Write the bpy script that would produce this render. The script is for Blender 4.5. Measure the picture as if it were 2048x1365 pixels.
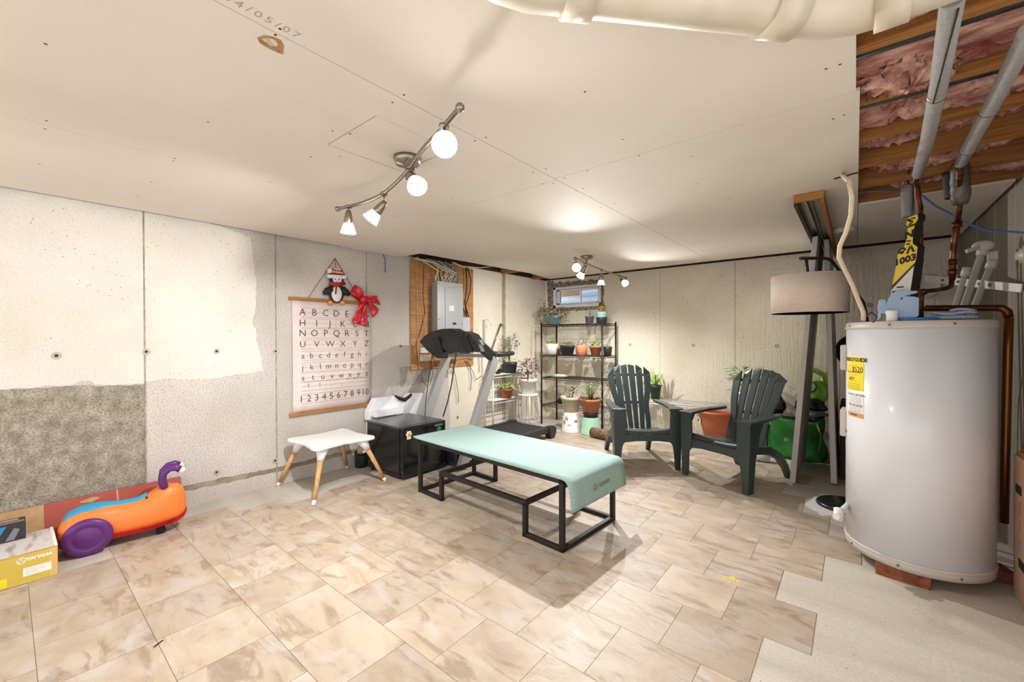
import bpy, bmesh, math, random
from mathutils import Vector, Matrix, Quaternion
R = math.radians
sc = bpy.context.scene
COL = sc.collection
for o in list(bpy.data.objects): bpy.data.objects.remove(o)

# ------------------------------------------------------------------ camera
F, PITCH, ROLL, YAW, HC = 836.2, R(.498), R(-.153), R(-39.405), 1.2
fw = Vector((math.sin(YAW)*math.cos(PITCH), math.cos(YAW)*math.cos(PITCH), -math.sin(PITCH)))
_rt = Vector((math.cos(YAW), -math.sin(YAW), 0)); _up = _rt.cross(fw)
c_r = _rt*math.cos(ROLL)+_up*math.sin(ROLL); c_u = -_rt*math.sin(ROLL)+_up*math.cos(ROLL)
cd = bpy.data.cameras.new('camera'); cam = bpy.data.objects.new('camera', cd); COL.objects.link(cam)
cd.sensor_width = 36; cd.lens = F/2048*36; cd.clip_start = .02
cam.matrix_world = Matrix(((c_r.x, c_u.x, -fw.x, 0), (c_r.y, c_u.y, -fw.y, 0), (c_r.z, c_u.z, -fw.z, HC), (0, 0, 0, 1)))
sc.camera = cam

def P(x, y, X=None, Y=None, Z=None, D=None):
    """world point on the measured sight line (x, y) that lies on the given wall, depth or height"""
    d = ((x-1024)*c_r-(y-682.5)*c_u)/F+fw
    t = X/d.x if X is not None else Y/d.y if Y is not None else (Z-HC)/d.z if Z is not None else D
    p = d*t; p.z += HC
    return p

# ------------------------------------------------------------------ world, exposure
w = bpy.data.worlds.new('world'); sc.world = w; w.use_nodes = True
bg = w.node_tree.nodes['Background']; bg.inputs[0].default_value = (1, .985, .97, 1); bg.inputs[1].default_value = 1.9
sc.view_settings.view_transform = 'Standard'; sc.view_settings.look = 'None'
sc.view_settings.exposure = 0.12; sc.view_settings.gamma = 1; sc.view_settings.use_curve_mapping = False
SHADE_GLOW, SPOT_W = 1.25, 60.0
try:
    sc.cycles.use_denoising = True
    sc.cycles.max_bounces = 6; sc.cycles.diffuse_bounces = 3; sc.cycles.glossy_bounces = 2; sc.cycles.transmission_bounces = 4; sc.cycles.transparent_max_bounces = 4
    sc.cycles.sample_clamp_indirect = 5; sc.cycles.caustics_reflective = False; sc.cycles.caustics_refractive = False
    sc.cycles.use_adaptive_sampling = True; sc.cycles.adaptive_threshold = .05
except Exception: pass

# ------------------------------------------------------------------ mesh builder
class MB:
    def __init__(s): s.v = []; s.f = []; s.sm = []
    def add(s, vs, fs, sm=False):
        n = len(s.v); s.v += [tuple(v) for v in vs]; s.f += [tuple(i+n for i in f) for f in fs]; s.sm += [sm]*len(fs); return s
    def box(s, c, d, M=None):
        c = Vector(c); h = Vector(d)/2
        vs = [Vector((sx*h.x, sy*h.y, sz*h.z)) for sz in (-1, 1) for sy in (-1, 1) for sx in (-1, 1)]
        vs = [c+(M @ v if M else v) for v in vs]
        return s.add(vs, [(0, 2, 3, 1), (4, 5, 7, 6), (0, 1, 5, 4), (2, 6, 7, 3), (0, 4, 6, 2), (1, 3, 7, 5)])
    def bb(s, lo, hi): return s.box([(a+b)/2 for a, b in zip(lo, hi)], [abs(b-a) for a, b in zip(lo, hi)])
    def bar(s, a, b, wd, ht, up=(0, 0, 1)):
        a, b = Vector(a), Vector(b); z = (b-a); L = z.length; z.normalize(); up = Vector(up)
        if abs(z.dot(up)) > .98: up = Vector((1, 0, 0))
        x = up.cross(z).normalized(); y = z.cross(x)
        M = Matrix((x, y, z)).transposed()
        return s.box((a+b)/2, (wd, ht, L), M)
    def ring(s, c, M, r, n): return [c+M @ Vector((r*math.cos(2*math.pi*i/n), r*math.sin(2*math.pi*i/n), 0)) for i in range(n)]
    def tube(s, pts, r, n=8, caps=True, sm=True):
        pts = [Vector(p) for p in pts]; m = len(pts); rs = r if isinstance(r, (list, tuple)) else [r]*m
        t0 = (pts[1]-pts[0]).normalized(); q = Vector((0, 0, 1)).rotation_difference(t0); vs = []
        pt = t0
        for i in range(m):
            t = (pts[min(i+1, m-1)]-pts[max(i-1, 0)]).normalized()
            q = pt.rotation_difference(t) @ q; pt = t
            vs += s.ring(pts[i], q.to_matrix(), rs[i], n)
        fs = [(i*n+j, i*n+(j+1) % n, (i+1)*n+(j+1) % n, (i+1)*n+j) for i in range(m-1) for j in range(n)]
        s.add(vs, fs, sm)
        if caps:
            b = len(s.v)-m*n
            s.f += [tuple(b+j for j in reversed(range(n))), tuple(b+(m-1)*n+j for j in range(n))]; s.sm += [False, False]
        return s
    def cyl(s, a, b, r0, r1=None, n=16, caps=True): return s.tube([a, b], [r0, r0 if r1 is None else r1], n, caps)
    def lathe(s, prof, c=(0, 0, 0), n=20, M=None, sm=True, sx=1, sy=1):
        c = Vector(c); M = M or Matrix.Identity(3); vs = []
        for r, z in prof:
            for i in range(n):
                a = 2*math.pi*i/n; vs.append(c+M @ Vector((r*sx*math.cos(a), r*sy*math.sin(a), z)))
        fs = [(i*n+j, i*n+(j+1) % n, (i+1)*n+(j+1) % n, (i+1)*n+j) for i in range(len(prof)-1) for j in range(n)]
        s.add(vs, fs, sm); b = len(s.v)-len(prof)*n
        if prof[0][0] > 1e-5: s.f.append(tuple(b+j for j in reversed(range(n)))); s.sm.append(False)
        if prof[-1][0] > 1e-5: s.f.append(tuple(b+(len(prof)-1)*n+j for j in range(n))); s.sm.append(False)
        return s
    def prism(s, poly, t0, t1, f, sm=False):
        n = len(poly); vs = [f(u, v, t0) for u, v in poly]+[f(u, v, t1) for u, v in poly]
        fs = [tuple(reversed(range(n))), tuple(range(n, 2*n))]+[(i, (i+1) % n, n+(i+1) % n, n+i) for i in range(n)]
        s.add(vs, fs[:2]); m = len(s.v)-2*n
        s.f += [tuple(m+i for i in f_) for f_ in fs[2:]]; s.sm += [sm]*n
        return s
    def sph(s, c, r, n=12, m=8, M=None):
        r = (r, r, r) if not isinstance(r, (tuple, list)) else r; c = Vector(c); M = M or Matrix.Identity(3)
        vs = [c+M @ Vector((r[0]*math.sin(math.pi*i/m)*math.cos(2*math.pi*j/n), r[1]*math.sin(math.pi*i/m)*math.sin(2*math.pi*j/n), r[2]*math.cos(math.pi*i/m))) for i in range(1, m) for j in range(n)]
        vs += [c+M @ Vector((0, 0, r[2])), c+M @ Vector((0, 0, -r[2]))]; k = (m-1)*n
        fs = [(i*n+j, (i+1)*n+j, (i+1)*n+(j+1) % n, i*n+(j+1) % n) for i in range(m-2) for j in range(n)]
        fs += [(k, j, (j+1) % n) for j in range(n)]+[(k+1, (m-2)*n+(j+1) % n, (m-2)*n+j) for j in range(n)]
        return s.add(vs, fs, True)
    def surf(s, f, nu, nv, cu=False, sm=True):
        """grid surface f(u,v), u,v in 0..1; cu closes u"""
        mu = nu if cu else nu+1
        vs = [f(i/nu, j/nv) for j in range(nv+1) for i in range(mu)]
        fs = [(j*mu+i, j*mu+(i+1) % mu, (j+1)*mu+(i+1) % mu, (j+1)*mu+i) for j in range(nv) for i in range(nu)]
        return s.add(vs, fs, sm)
    def mesh(s, name):
        me = bpy.data.meshes.new(name); me.from_pydata(s.v, [], s.f); me.polygons.foreach_set('use_smooth', s.sm); me.update(); return me
    def build(s, name, m, parent=None, bevel=0, seg=2, solid=0, sub=0, label=None):
        me = s.mesh(name); me.materials.append(m); o = bpy.data.objects.new(name, me); COL.objects.link(o)
        if sub: md = o.modifiers.new('sub', 'SUBSURF'); md.levels = md.render_levels = sub
        if solid: md = o.modifiers.new('solid', 'SOLIDIFY'); md.thickness = solid; md.offset = 0
        if bevel:
            md = o.modifiers.new('bevel', 'BEVEL'); md.width = bevel; md.segments = seg; md.limit_method = 'ANGLE'; md.angle_limit = R(35); md.harden_normals = False
        if parent: par(o, parent)
        if label: o['label'] = label
        return o
def par(o, p):
    o.parent = p; o.matrix_parent_inverse = Matrix.Translation(-p.location); return o
def tag(o, label=None, cat=None, group=None, kind=None):
    if label: o['label'] = label
    if cat: o['category'] = cat
    if group: o['group'] = group
    if kind: o['kind'] = kind
    return o
def thing(name, label, cat, loc=(0, 0, 0), group=None, kind=None):
    o = bpy.data.objects.new(name, None); COL.objects.link(o); o.location = loc; o.empty_display_size = .05
    return tag(o, label, cat, group, kind)
def group_root(name, loc=(0, 0, 0)):
    o = bpy.data.objects.new(name, None); COL.objects.link(o); o.location = loc; o['kind'] = 'structure'; return o
def clone(root, label, group=None):
    def rec(o, p):
        c = o.copy(); COL.objects.link(c)
        if p: c.parent = p; c.matrix_parent_inverse = o.matrix_parent_inverse.copy()
        for ch in list(o.children): rec(ch, c)
        return c
    r = rec(root, None); r['label'] = label
    if group: r['group'] = group
    return r
def frame(x, y):           # 3x3 from local x and y axes
    x = Vector(x).normalized(); y = Vector(y); z = x.cross(y).normalized(); y = z.cross(x)
    return Matrix((x, y, z)).transposed()
def zto(d):
    return Vector((0, 0, 1)).rotation_difference(Vector(d).normalized()).to_matrix()
def text_mesh(items, size, f, m, parent, name='lettering', align='CENTER', sp=1, off=0, shear=0):
    """letters as one flat mesh; items = [(string, u, v)], f maps (u, v) to the surface"""
    mb = MB()
    for body, u0, v0 in items:
        cu = bpy.data.curves.new(name, 'FONT'); cu.body = body; cu.size = size; cu.align_x = align; cu.align_y = 'CENTER'; cu.space_character = sp; cu.offset = off; cu.resolution_u = 2; cu.shear = shear
        o = bpy.data.objects.new('tmp', cu); COL.objects.link(o); dg = bpy.context.evaluated_depsgraph_get()
        me = bpy.data.meshes.new_from_object(o.evaluated_get(dg)); bpy.data.objects.remove(o)
        mb.add([f(v.co.x+u0, v.co.y+v0) for v in me.vertices], [tuple(p.vertices) for p in me.polygons]); bpy.data.meshes.remove(me)
    return mb.build(name, m, parent)
def text_map(body, size, f, m, parent, name='lettering', **k): return text_mesh([(body, 0, 0)], size, f, m, parent, name, **k)
def text(body, size, loc, xd, yd, m, parent, name='lettering', **k):
    xd, yd, loc = Vector(xd).normalized(), Vector(yd).normalized(), Vector(loc)
    return text_map(body, size, lambda u, v: loc+xd*u+yd*v, m, parent, name, **k)

# ------------------------------------------------------------------ materials
MATS = {}
def ND(t, kind, **kw):
    n = t.nodes.new(kind)
    for k, v in kw.items():
        if k in n.inputs: n.inputs[k].default_value = v
        else: setattr(n, k, v)
    return n
def c4(c): return (*c, 1)
def srgb(r, g, b): return tuple(((x/255)/12.92 if x/255 <= .04045 else ((x/255+.055)/1.055)**2.4) for x in (r, g, b))
def mat(name, col, rough=.55, metal=0, col2=None, ns=8, stretch=(1, 1, 1), detail=2, lo=.35, hi=.65, bump=0, bs=60, bstretch=None, emit=0, alpha=1, trans=0, sheen=0, coat=0, rand=False, spec=.5, bdet=1):
    if name in MATS: return MATS[name]
    m = bpy.data.materials.new(name); m.use_nodes = True; t = m.node_tree; b = t.nodes['Principled BSDF']
    b.inputs['Base Color'].default_value = c4(col); b.inputs['Roughness'].default_value = rough; b.inputs['Metallic'].default_value = metal
    b.inputs['Specular IOR Level'].default_value = spec
    if trans: b.inputs['Transmission Weight'].default_value = trans
    if coat: b.inputs['Coat Weight'].default_value = coat; b.inputs['Coat Roughness'].default_value = .12
    if emit: b.inputs['Emission Color'].default_value = c4(col); b.inputs['Emission Strength'].default_value = emit
    tc = ND(t, 'ShaderNodeTexCoord'); src = tc.outputs['Object']
    if rand:
        oi = ND(t, 'ShaderNodeObjectInfo'); mu = ND(t, 'ShaderNodeMath', operation='MULTIPLY'); mu.inputs[1].default_value = 97
        t.links.new(oi.outputs['Random'], mu.inputs[0]); ad = ND(t, 'ShaderNodeVectorMath', operation='ADD')
        t.links.new(src, ad.inputs[0]); t.links.new(mu.outputs[0], ad.inputs[1]); src = ad.outputs[0]
    if col2:
        mp = ND(t, 'ShaderNodeMapping'); mp.inputs['Scale'].default_value = stretch; t.links.new(src, mp.inputs[0])
        nz = ND(t, 'ShaderNodeTexNoise', Scale=ns, Detail=detail); t.links.new(mp.outputs[0], nz.inputs['Vector'])
        rp = ND(t, 'ShaderNodeValToRGB'); rp.color_ramp.elements[0].position = lo; rp.color_ramp.elements[1].position = hi
        rp.color_ramp.elements[0].color = c4(col); rp.color_ramp.elements[1].color = c4(col2)
        t.links.new(nz.outputs['Fac'], rp.inputs[0]); t.links.new(rp.outputs[0], b.inputs['Base Color'])
    if bump:
        mp2 = ND(t, 'ShaderNodeMapping'); mp2.inputs['Scale'].default_value = bstretch or (1, 1, 1); t.links.new(src, mp2.inputs[0])
        n2 = ND(t, 'ShaderNodeTexNoise', Scale=bs, Detail=bdet); t.links.new(mp2.outputs[0], n2.inputs['Vector'])
        bp = ND(t, 'ShaderNodeBump', Strength=bump, Distance=.01); t.links.new(n2.outputs['Fac'], bp.inputs['Height']); t.links.new(bp.outputs[0], b.inputs['Normal'])
    MATS[name] = m
    return m
def bsdf(m): return m.node_tree.nodes['Principled BSDF']
def mixc(t, fac, a, b, mode='MIX'):
    """colour mix node; a, b sockets or colours; fac socket or number"""
    n = ND(t, 'ShaderNodeMix', data_type='RGBA', blend_type=mode)
    for sk, v in ((n.inputs[0], fac), (n.inputs[6], a), (n.inputs[7], b)):
        if hasattr(v, 'is_output'): t.links.new(v, sk)
        elif isinstance(v, tuple): sk.default_value = c4(v)
        else: sk.default_value = v
    return n.outputs[2]
def noise(t, src, scale, detail=4, stretch=(1, 1, 1), lo=.4, hi=.6, dist=0, rot=(0, 0, 0), rough=.5):
    mp = ND(t, 'ShaderNodeMapping'); mp.inputs['Scale'].default_value = stretch; mp.inputs['Rotation'].default_value = rot; t.links.new(src, mp.inputs[0])
    nz = ND(t, 'ShaderNodeTexNoise', Scale=scale, Detail=detail, Distortion=dist, Roughness=rough); t.links.new(mp.outputs[0], nz.inputs['Vector'])
    mr = ND(t, 'ShaderNodeMapRange'); mr.inputs[1].default_value = lo; mr.inputs[2].default_value = hi; t.links.new(nz.outputs['Fac'], mr.inputs[0])
    return mr.outputs[0], nz.outputs['Fac']
def vor(t, src, scale, lo, hi, stretch=(1, 1, 1)):
    mp = ND(t, 'ShaderNodeMapping'); mp.inputs['Scale'].default_value = stretch; t.links.new(src, mp.inputs[0])
    v = ND(t, 'ShaderNodeTexVoronoi', Scale=scale); t.links.new(mp.outputs[0], v.inputs['Vector'])
    mr = ND(t, 'ShaderNodeMapRange'); mr.inputs[1].default_value = lo; mr.inputs[2].default_value = hi; mr.inputs[3].default_value = 1; mr.inputs[4].default_value = 0
    t.links.new(v.outputs['Distance'], mr.inputs[0]); return mr.outputs[0]
def mulf(t, a, b):
    n = ND(t, 'ShaderNodeMath', operation='MULTIPLY')
    for i, v in enumerate((a, b)):
        if hasattr(v, 'is_output'): t.links.new(v, n.inputs[i])
        else: n.inputs[i].default_value = v
    return n.outputs[0]
def surface(name, base, var, dark, rough, pits=45, pitd=.16, boards=0, bump=.25, varscale=2.2, stretch=(1, 1, 1), fine=.35):
    """wall surface: blotches, fine grain, small pits, optional vertical board marks"""
    m = bpy.data.materials.new(name); m.use_nodes = True; t = m.node_tree; b = t.nodes['Principled BSDF']; b.inputs['Roughness'].default_value = rough
    b.inputs['Specular IOR Level'].default_value = .25
    src = ND(t, 'ShaderNodeTexCoord').outputs['Object']
    f1, _ = noise(t, src, varscale, 3, stretch, .35, .68); c = mixc(t, f1, base, var)
    f2, h2 = noise(t, src, 90, 1, (1, 1, 1), .35, .75); c = mixc(t, mulf(t, f2, fine), c, dark)
    pz = vor(t, src, pits, pitd*.6, pitd); gate, _ = noise(t, src, 3.2, 0, (1, 1, 1), .45, .6)
    pg = mulf(t, pz, gate); c = mixc(t, mulf(t, pg, .8), c, tuple(x*.45 for x in dark))
    t.links.new(c, b.inputs['Base Color'])
    hm = ND(t, 'ShaderNodeMath', operation='MULTIPLY_ADD'); t.links.new(pz, hm.inputs[0]); hm.inputs[1].default_value = -1.2; t.links.new(h2, hm.inputs[2])
    h = hm.outputs[0]
    if boards:
        _, hb = noise(t, src, 14, 1, (3.5, 3.5, .22), .4, .6); a = ND(t, 'ShaderNodeMath', operation='MULTIPLY_ADD'); t.links.new(hb, a.inputs[0]); a.inputs[1].default_value = boards; t.links.new(h, a.inputs[2]); h = a.outputs[0]
    bp = ND(t, 'ShaderNodeBump', Strength=bump, Distance=.01); t.links.new(h, bp.inputs['Height']); t.links.new(bp.outputs[0], b.inputs['Normal'])
    MATS[name] = m; return m

black = mat('black_plastic', srgb(28, 28, 30), .42)
dark = mat('dark_matte', srgb(30, 27, 25), .8)
white = mat('white_plastic', srgb(232, 232, 230), .4)
offwhite = mat('offwhite_paint', srgb(222, 216, 204), .6)
chrome = mat('brushed_nickel', srgb(150, 142, 132), .32, 1)
copper = mat('old_copper', srgb(120, 72, 42), .42, .85, col2=srgb(70, 44, 30), ns=30, lo=.4, hi=.65)
joistwood = mat('joist_wood', srgb(176, 120, 58), .75, col2=srgb(140, 88, 40), ns=6, stretch=(.6, 14, 14), bump=.1, bs=30)
plywood = mat('plywood_face', srgb(196, 142, 84), .65, col2=srgb(160, 104, 54), ns=5, stretch=(1, .9, 9), lo=.35, hi=.7, detail=8)
darkwood = mat('dark_sill_wood', srgb(66, 42, 26), .8, col2=srgb(38, 26, 18), ns=10, stretch=(1, .3, 3))
beech = mat('beech_wood', srgb(214, 168, 112), .5, col2=srgb(190, 142, 88), ns=6, stretch=(12, 12, .8))
oakrod = mat('oak_rod', srgb(176, 120, 66), .55, col2=srgb(150, 98, 50), ns=10, stretch=(8, .6, 8))
ink = mat('print_ink', srgb(70, 62, 60), .8)
paper = mat('label_paper', srgb(236, 234, 228), .7)
# ================================================================== the setting
XL, XR, YB, ZC, ZT = -3.645, .68, 5.25, 2.03, 2.06
conc = surface('bare_concrete', srgb(214, 208, 201), srgb(192, 185, 177), srgb(142, 135, 126), .85, pits=38, pitd=.14, varscale=1.7, fine=.45)
rough_conc = surface('rough_concrete', srgb(146, 136, 122), srgb(188, 178, 164), srgb(96, 88, 76), .9, pits=60, pitd=.2, varscale=14, fine=.6, bump=.5)
wpaint = surface('white_wall_paint', srgb(229, 224, 214), srgb(216, 210, 199), srgb(178, 172, 160), .75, pits=30, pitd=.12, boards=.5, varscale=2, fine=.25)
cpaint = surface('cream_wall_paint', srgb(238, 230, 213), srgb(228, 218, 198), srgb(196, 184, 160), .7, pits=26, pitd=.15, boards=1.3, bump=.4, varscale=2.2, fine=.2)
gpaint = surface('grey_wall', srgb(168, 160, 148), srgb(148, 140, 128), srgb(112, 106, 96), .85, pits=24, pitd=.1, varscale=2.5, fine=.35, stretch=(1, 1, .35))
drywall = mat('ceiling_drywall', srgb(227, 218, 207), .8, col2=srgb(221, 211, 199), ns=1.6, bump=.06, bs=160)
slab = surface('old_floor', srgb(205, 198, 187), srgb(186, 177, 164), srgb(152, 142, 128), .6, pits=20, pitd=.08, varscale=2.4, stretch=(.5, 2.2, 1), bump=.08, fine=.3)

# stone-print vinyl tile, a different part of the print on every tile
def tile_material():
    m = bpy.data.materials.new('stone_print_tile'); m.use_nodes = True; t = m.node_tree; b = t.nodes['Principled BSDF']
    oi = ND(t, 'ShaderNodeObjectInfo'); src0 = ND(t, 'ShaderNodeTexCoord').outputs['Object']
    mu = ND(t, 'ShaderNodeMath', operation='MULTIPLY'); mu.inputs[1].default_value = 211; t.links.new(oi.outputs['Random'], mu.inputs[0])
    ad = ND(t, 'ShaderNodeVectorMath', operation='ADD'); t.links.new(src0, ad.inputs[0]); t.links.new(mu.outputs[0], ad.inputs[1]); src = ad.outputs[0]
    f1, h1 = noise(t, src, 4.5, 5, (1, 1.9, 1), .34, .68, .8, (0, 0, .45)); c = mixc(t, f1, srgb(196, 180, 161), srgb(178, 157, 134))
    f2, _ = noise(t, src, 3.6, 6, (.8, 2.4, 1), .53, .63, 1.4, (0, 0, .35), .64); c = mixc(t, mulf(t, f2, .6), c, srgb(140, 116, 97))
    f3, _ = noise(t, src, 5, 5, (1.2, 1.7, 1), .50, .72, .6, (0, 0, .9), .6); c = mixc(t, mulf(t, f3, .65), c, srgb(198, 193, 189))
    mr = ND(t, 'ShaderNodeMapRange'); mr.inputs[3].default_value = .82; mr.inputs[4].default_value = .97; t.links.new(oi.outputs['Random'], mr.inputs[0])
    hs = ND(t, 'ShaderNodeHueSaturation'); t.links.new(mr.outputs[0], hs.inputs['Value']); t.links.new(c, hs.inputs['Color'])
    t.links.new(hs.outputs[0], b.inputs['Base Color']); b.inputs['Roughness'].default_value = .5
    _, hb = noise(t, src, 40, 2, (1, 2, 1), .4, .6, 0, (0, 0, .5)); bp = ND(t, 'ShaderNodeBump', Strength=.16, Distance=.01); t.links.new(hb, bp.inputs['Height']); t.links.new(bp.outputs[0], b.inputs['Normal'])
    return m
tilem = tile_material()

# ---- floor and its tiles
floor = MB().bb((XL-.2, -1.6, -.1), (1.6, YB+.2, 0)).build('floor', slab); floor['kind'] = 'structure'
PX_, PY_ = .309, .3085
tile_me = MB().bb((-PX_/2+.0009, -PY_/2+.0009, 0), (PX_/2-.0009, PY_/2-.0009, .003)).mesh('tile'); tile_me.materials.append(tilem)
row_end = {-4: .03, -3: -.125, -2: .03, -1: -.28, 0: -.125, 1: -.28, 2: -.125, 3: -.28, 4: -.125, 5: -.28, 6: -.125, 7: .029, 8: -.125, 9: -.28, 10: -.434, 11: -.28, 12: -.434}
row_start = {-4: -3.1, -3: -3.1, -2: -3.13, -1: -3.3, 0: -3.45, 1: -3.29, 2: -3.15, 3: -3.2, 4: -3.25, 5: -3.2}
random.seed(4)
for r in range(-4, 13):
    y0 = .684+PY_*r; x1 = row_end[r]
    while x1 > row_start.get(r, -3.35)+.06:
        if y0 > 3.9 and x1 < -2.9: break
        x0 = max(x1-PX_, row_start.get(r, -3.35))
        o = bpy.data.objects.new('tile', tile_me); COL.objects.link(o); o.location = ((x0+x1)/2, y0+PY_/2, 0); o.scale.x = (x1-x0)/PX_
        o.rotation_euler.z = random.choice((0, math.pi)); o.parent = floor
        x1 -= PX_

random.seed(31)
def blot(px, py, rx, ry, m_, name, z=.003, n=16, jag=.35):
    c = P(px, py, Z=0); MB().prism([(c.x+rx*math.cos(2*math.pi*i/n)*random.uniform(1-jag, 1+jag), c.y+ry*math.sin(2*math.pi*i/n)*random.uniform(1-jag, 1+jag)) for i in range(n)], z, z+.0004, lambda x, y, k: (x, y, k)).build(name, m_, floor)
for dx, dy, r_ in ((0, 0, .02), (-14, -2, .012), (10, 6, .012), (-6, 8, .009), (-20, 5, .007)): blot(1465+dx, 1158+dy, r_, r_*.8, mat('yellow_stain', srgb(224, 190, 70), .6), 'paint_stain')
blot(1652, 1012, .12, .20, mat('white_spill', srgb(226, 224, 220), .7), 'paint_spill', .0002, 22, .22)
c0 = P(308, 1297, Z=0); c1 = P(326, 1283, Z=0); MB().bar(c0+Vector((0, 0, .004)), c1+Vector((0, 0, .004)), .006, .002).build('scuff_mark', dark, floor)
# ---- left wall
wl = MB().bb((XL-.2, -1.6, 0), (XL, YB+.2, ZT)).build('wall_left', conc); wl['kind'] = 'structure'
def on_left(poly, name, m, t=.0015, parent=wl):
    return MB().prism(poly, 0, t, lambda y, z, k: (XL+k, y, z)).build(name, m, parent)
random.seed(8)
def ragged(pts, step=.03, amp=.006):
    out = []
    for (a, b), (c, d) in zip(pts, pts[1:]):
        n = max(1, int(math.hypot(c-a, d-b)/step))
        for i in range(n): out.append((a+(c-a)*i/n+random.uniform(-amp, amp), b+(d-b)*i/n+random.uniform(-amp, amp)))
    return out+[pts[-1]]
on_left([(-1.6, 2.058), (-1.6, .92)]+ragged([(-1.0, .925), (-.013, .919), (.253, .922), (.3, .94), (.345, .94), (.36, .915), (.416, .908), (.583, .9)])+[(.592, .9), (.592, 2.058)], 'paint_patch', wpaint).scale = (1, 1, 1)
on_left([(.6, 2.05), (.6, .915)]+ragged([(.61, .915), (.727, .925), (.897, .901), (.989, .905), (1.151, .927), (1.316, .939), (1.295, 1.06), (1.274, 1.147), (1.257, 1.265), (1.238, 1.324), (1.258, 1.422), (1.266, 1.619), (1.253, 1.775), (1.244, 1.91), (1.22, 1.984), (1.159, 2.003), (1.028, 2.03), (.85, 2.045)]), 'paint_patch', wpaint)
on_left([(-1.6, 0), (.592, 0), (.592, .9)]+list(reversed(ragged([(-1.0, .92), (-.013, .914), (.253, .917), (.4, .905), (.583, .895)])))+[(-1.6, .92)], 'bare_band', rough_conc, .001)
on_left([(3.28, .02), (YB, .02), (YB, 2.058), (3.3, 2.058)]+list(reversed(ragged([(3.28, .05), (3.29, .3), (3.27, .6), (3.3, 1.5), (3.3, 2.05)], .08, .01))), 'paint_patch', cpaint)
seamm = mat('form_seam', srgb(176, 164, 144), .9, col2=srgb(140, 128, 110), ns=20)
for y, wd in ((.596, .008), (1.409, .007), (2.228, .006), (4.25, .012)):
    MB().bb((XL, y-wd/2, .03), (XL+.004, y+wd/2, 2.05)).build('form_seam', seamm, wl)
on_left(ragged([(4.225, .1), (4.225, 2.05), (4.30, 2.05), (4.29, .1)], .05, .004), 'grout_band', mat('grout', srgb(186, 176, 154), .9, col2=srgb(160, 150, 130), ns=14), .003)
on_left(ragged([(-1.5, .135), (.8, .12), (1.4, .105), (2.6, .12), (2.6, .16), (1.4, .145), (.8, .165), (-1.5, .17)], .03, .006), 'damp_stain', mat('damp_stain', srgb(132, 122, 106), .95, col2=srgb(164, 154, 140), ns=18), .0012)
on_left(ragged([(2.62, .68), (3.28, .74), (3.28, .9), (2.6, .9)], .03, .008), 'patched_area', mat('patch_grey', srgb(150, 143, 132), .9, col2=srgb(174, 166, 154), ns=9), .001)
holem = mat('tie_hole_dark', srgb(60, 54, 48), .95); ringm = mat('tie_ring', srgb(190, 180, 164), .85)
tie_me = MB().lathe([(.022, 0), (.020, .004), (.012, .003), (.010, .0012), (0, .001)], n=14, M=zto((1, 0, 0))).mesh('tie_hole'); tie_me.materials.append(ringm)
tie_in = MB().lathe([(.009, 0), (.008, .0035), (0, .0036)], n=10, M=zto((1, 0, 0))).mesh('tie_core'); tie_in.materials.append(holem)
for y, z in ((.199, 1.099), (.603, 1.111), (1.0, 1.103), (1.406, 1.092), (2.615, 1.111), (.993, .209), (1.396, .202), (3.414, .254), (4.6, 1.11), (-.4, 1.1), (4.62, .25)):
    o = bpy.data.objects.new('tie_hole', tie_me); COL.objects.link(o); o.location = (XL+.001, y, z); o.parent = wl
    c = bpy.data.objects.new('tie_core', tie_in); COL.objects.link(c); c.parent = o

# ---- back wall with the window opening
WX0, WX1, WZ0, WZ1 = -3.505, -2.718, 1.634, 1.942
m = MB()
for lo, hi in (((XL-.2, YB, 0), (WX0, YB+.2, ZT)), ((WX1, YB, 0), (XR+.2, YB+.2, ZT)), ((WX0, YB, 0), (WX1, YB+.2, WZ0)), ((WX0, YB, WZ1), (WX1, YB+.2, ZT))): m.bb(lo, hi)
wb = m.build('wall_back', cpaint); wb['kind'] = 'structure'
seamc = mat('cream_seam', srgb(206, 192, 164), .9, col2=srgb(180, 166, 138), ns=16)
for x, wd in ((-1.902, .005), (-1.053, .009), (-.22, .005)):
    MB().bb((x-wd/2, YB-.0015, .03), (x+wd/2, YB, 2.05)).build('form_seam', seamc, wb)
tie_mb = MB().lathe([(.022, 0), (.020, .004), (.012, .003), (.010, .0012), (0, .001)], n=14, M=zto((0, -1, 0))).mesh('tie_hole'); tie_mb.materials.append(ringm)
for x, z in ((-2.3, 1.1), (-1.5, 1.1), (-.65, 1.1), (-1.45, .28), (-2.2, .3), (.1, 1.5)):
    o = bpy.data.objects.new('tie_hole', tie_mb); COL.objects.link(o); o.location = (x, YB, z); o.parent = wb
border = mat('window_mortar', srgb(158, 148, 132), .95, col2=srgb(98, 90, 78), ns=28, lo=.4, hi=.62, bump=.5, bs=70)
def on_back(poly, name, m_, t=.0015): return MB().prism(poly, 0, t, lambda x, z, k: (x, YB-k, z)).build(name, m_, wb)
random.seed(3)
on_back(ragged([(-3.62, 2.05), (WX0, 2.05)])+ragged([(WX0, WZ0-.02), (-3.6, 1.58)]), 'mortar_patch', border)
on_back([(WX0, WZ1), (WX1+.02, WZ1)]+ragged([(WX1+.03, 2.0), (-3.1, 2.01), (WX0, 2.02)], .02, .012), 'mortar_patch', border)
on_back([(WX1, WZ0-.02), (WX1, WZ1+.03)]+ragged([(WX1+.03, WZ1+.03), (WX1+.045, 1.85), (WX1+.03, 1.7), (WX1+.03, WZ0)], .03, .01), 'mortar_patch', border)
on_back([(WX0, WZ0), (WX0, WZ0-.03)]+ragged([(WX0, WZ0-.04), (-3.1, WZ0-.05), (WX1, WZ0-.045)], .03, .01)+[(WX1, WZ0)], 'mortar_patch', border)
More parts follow.
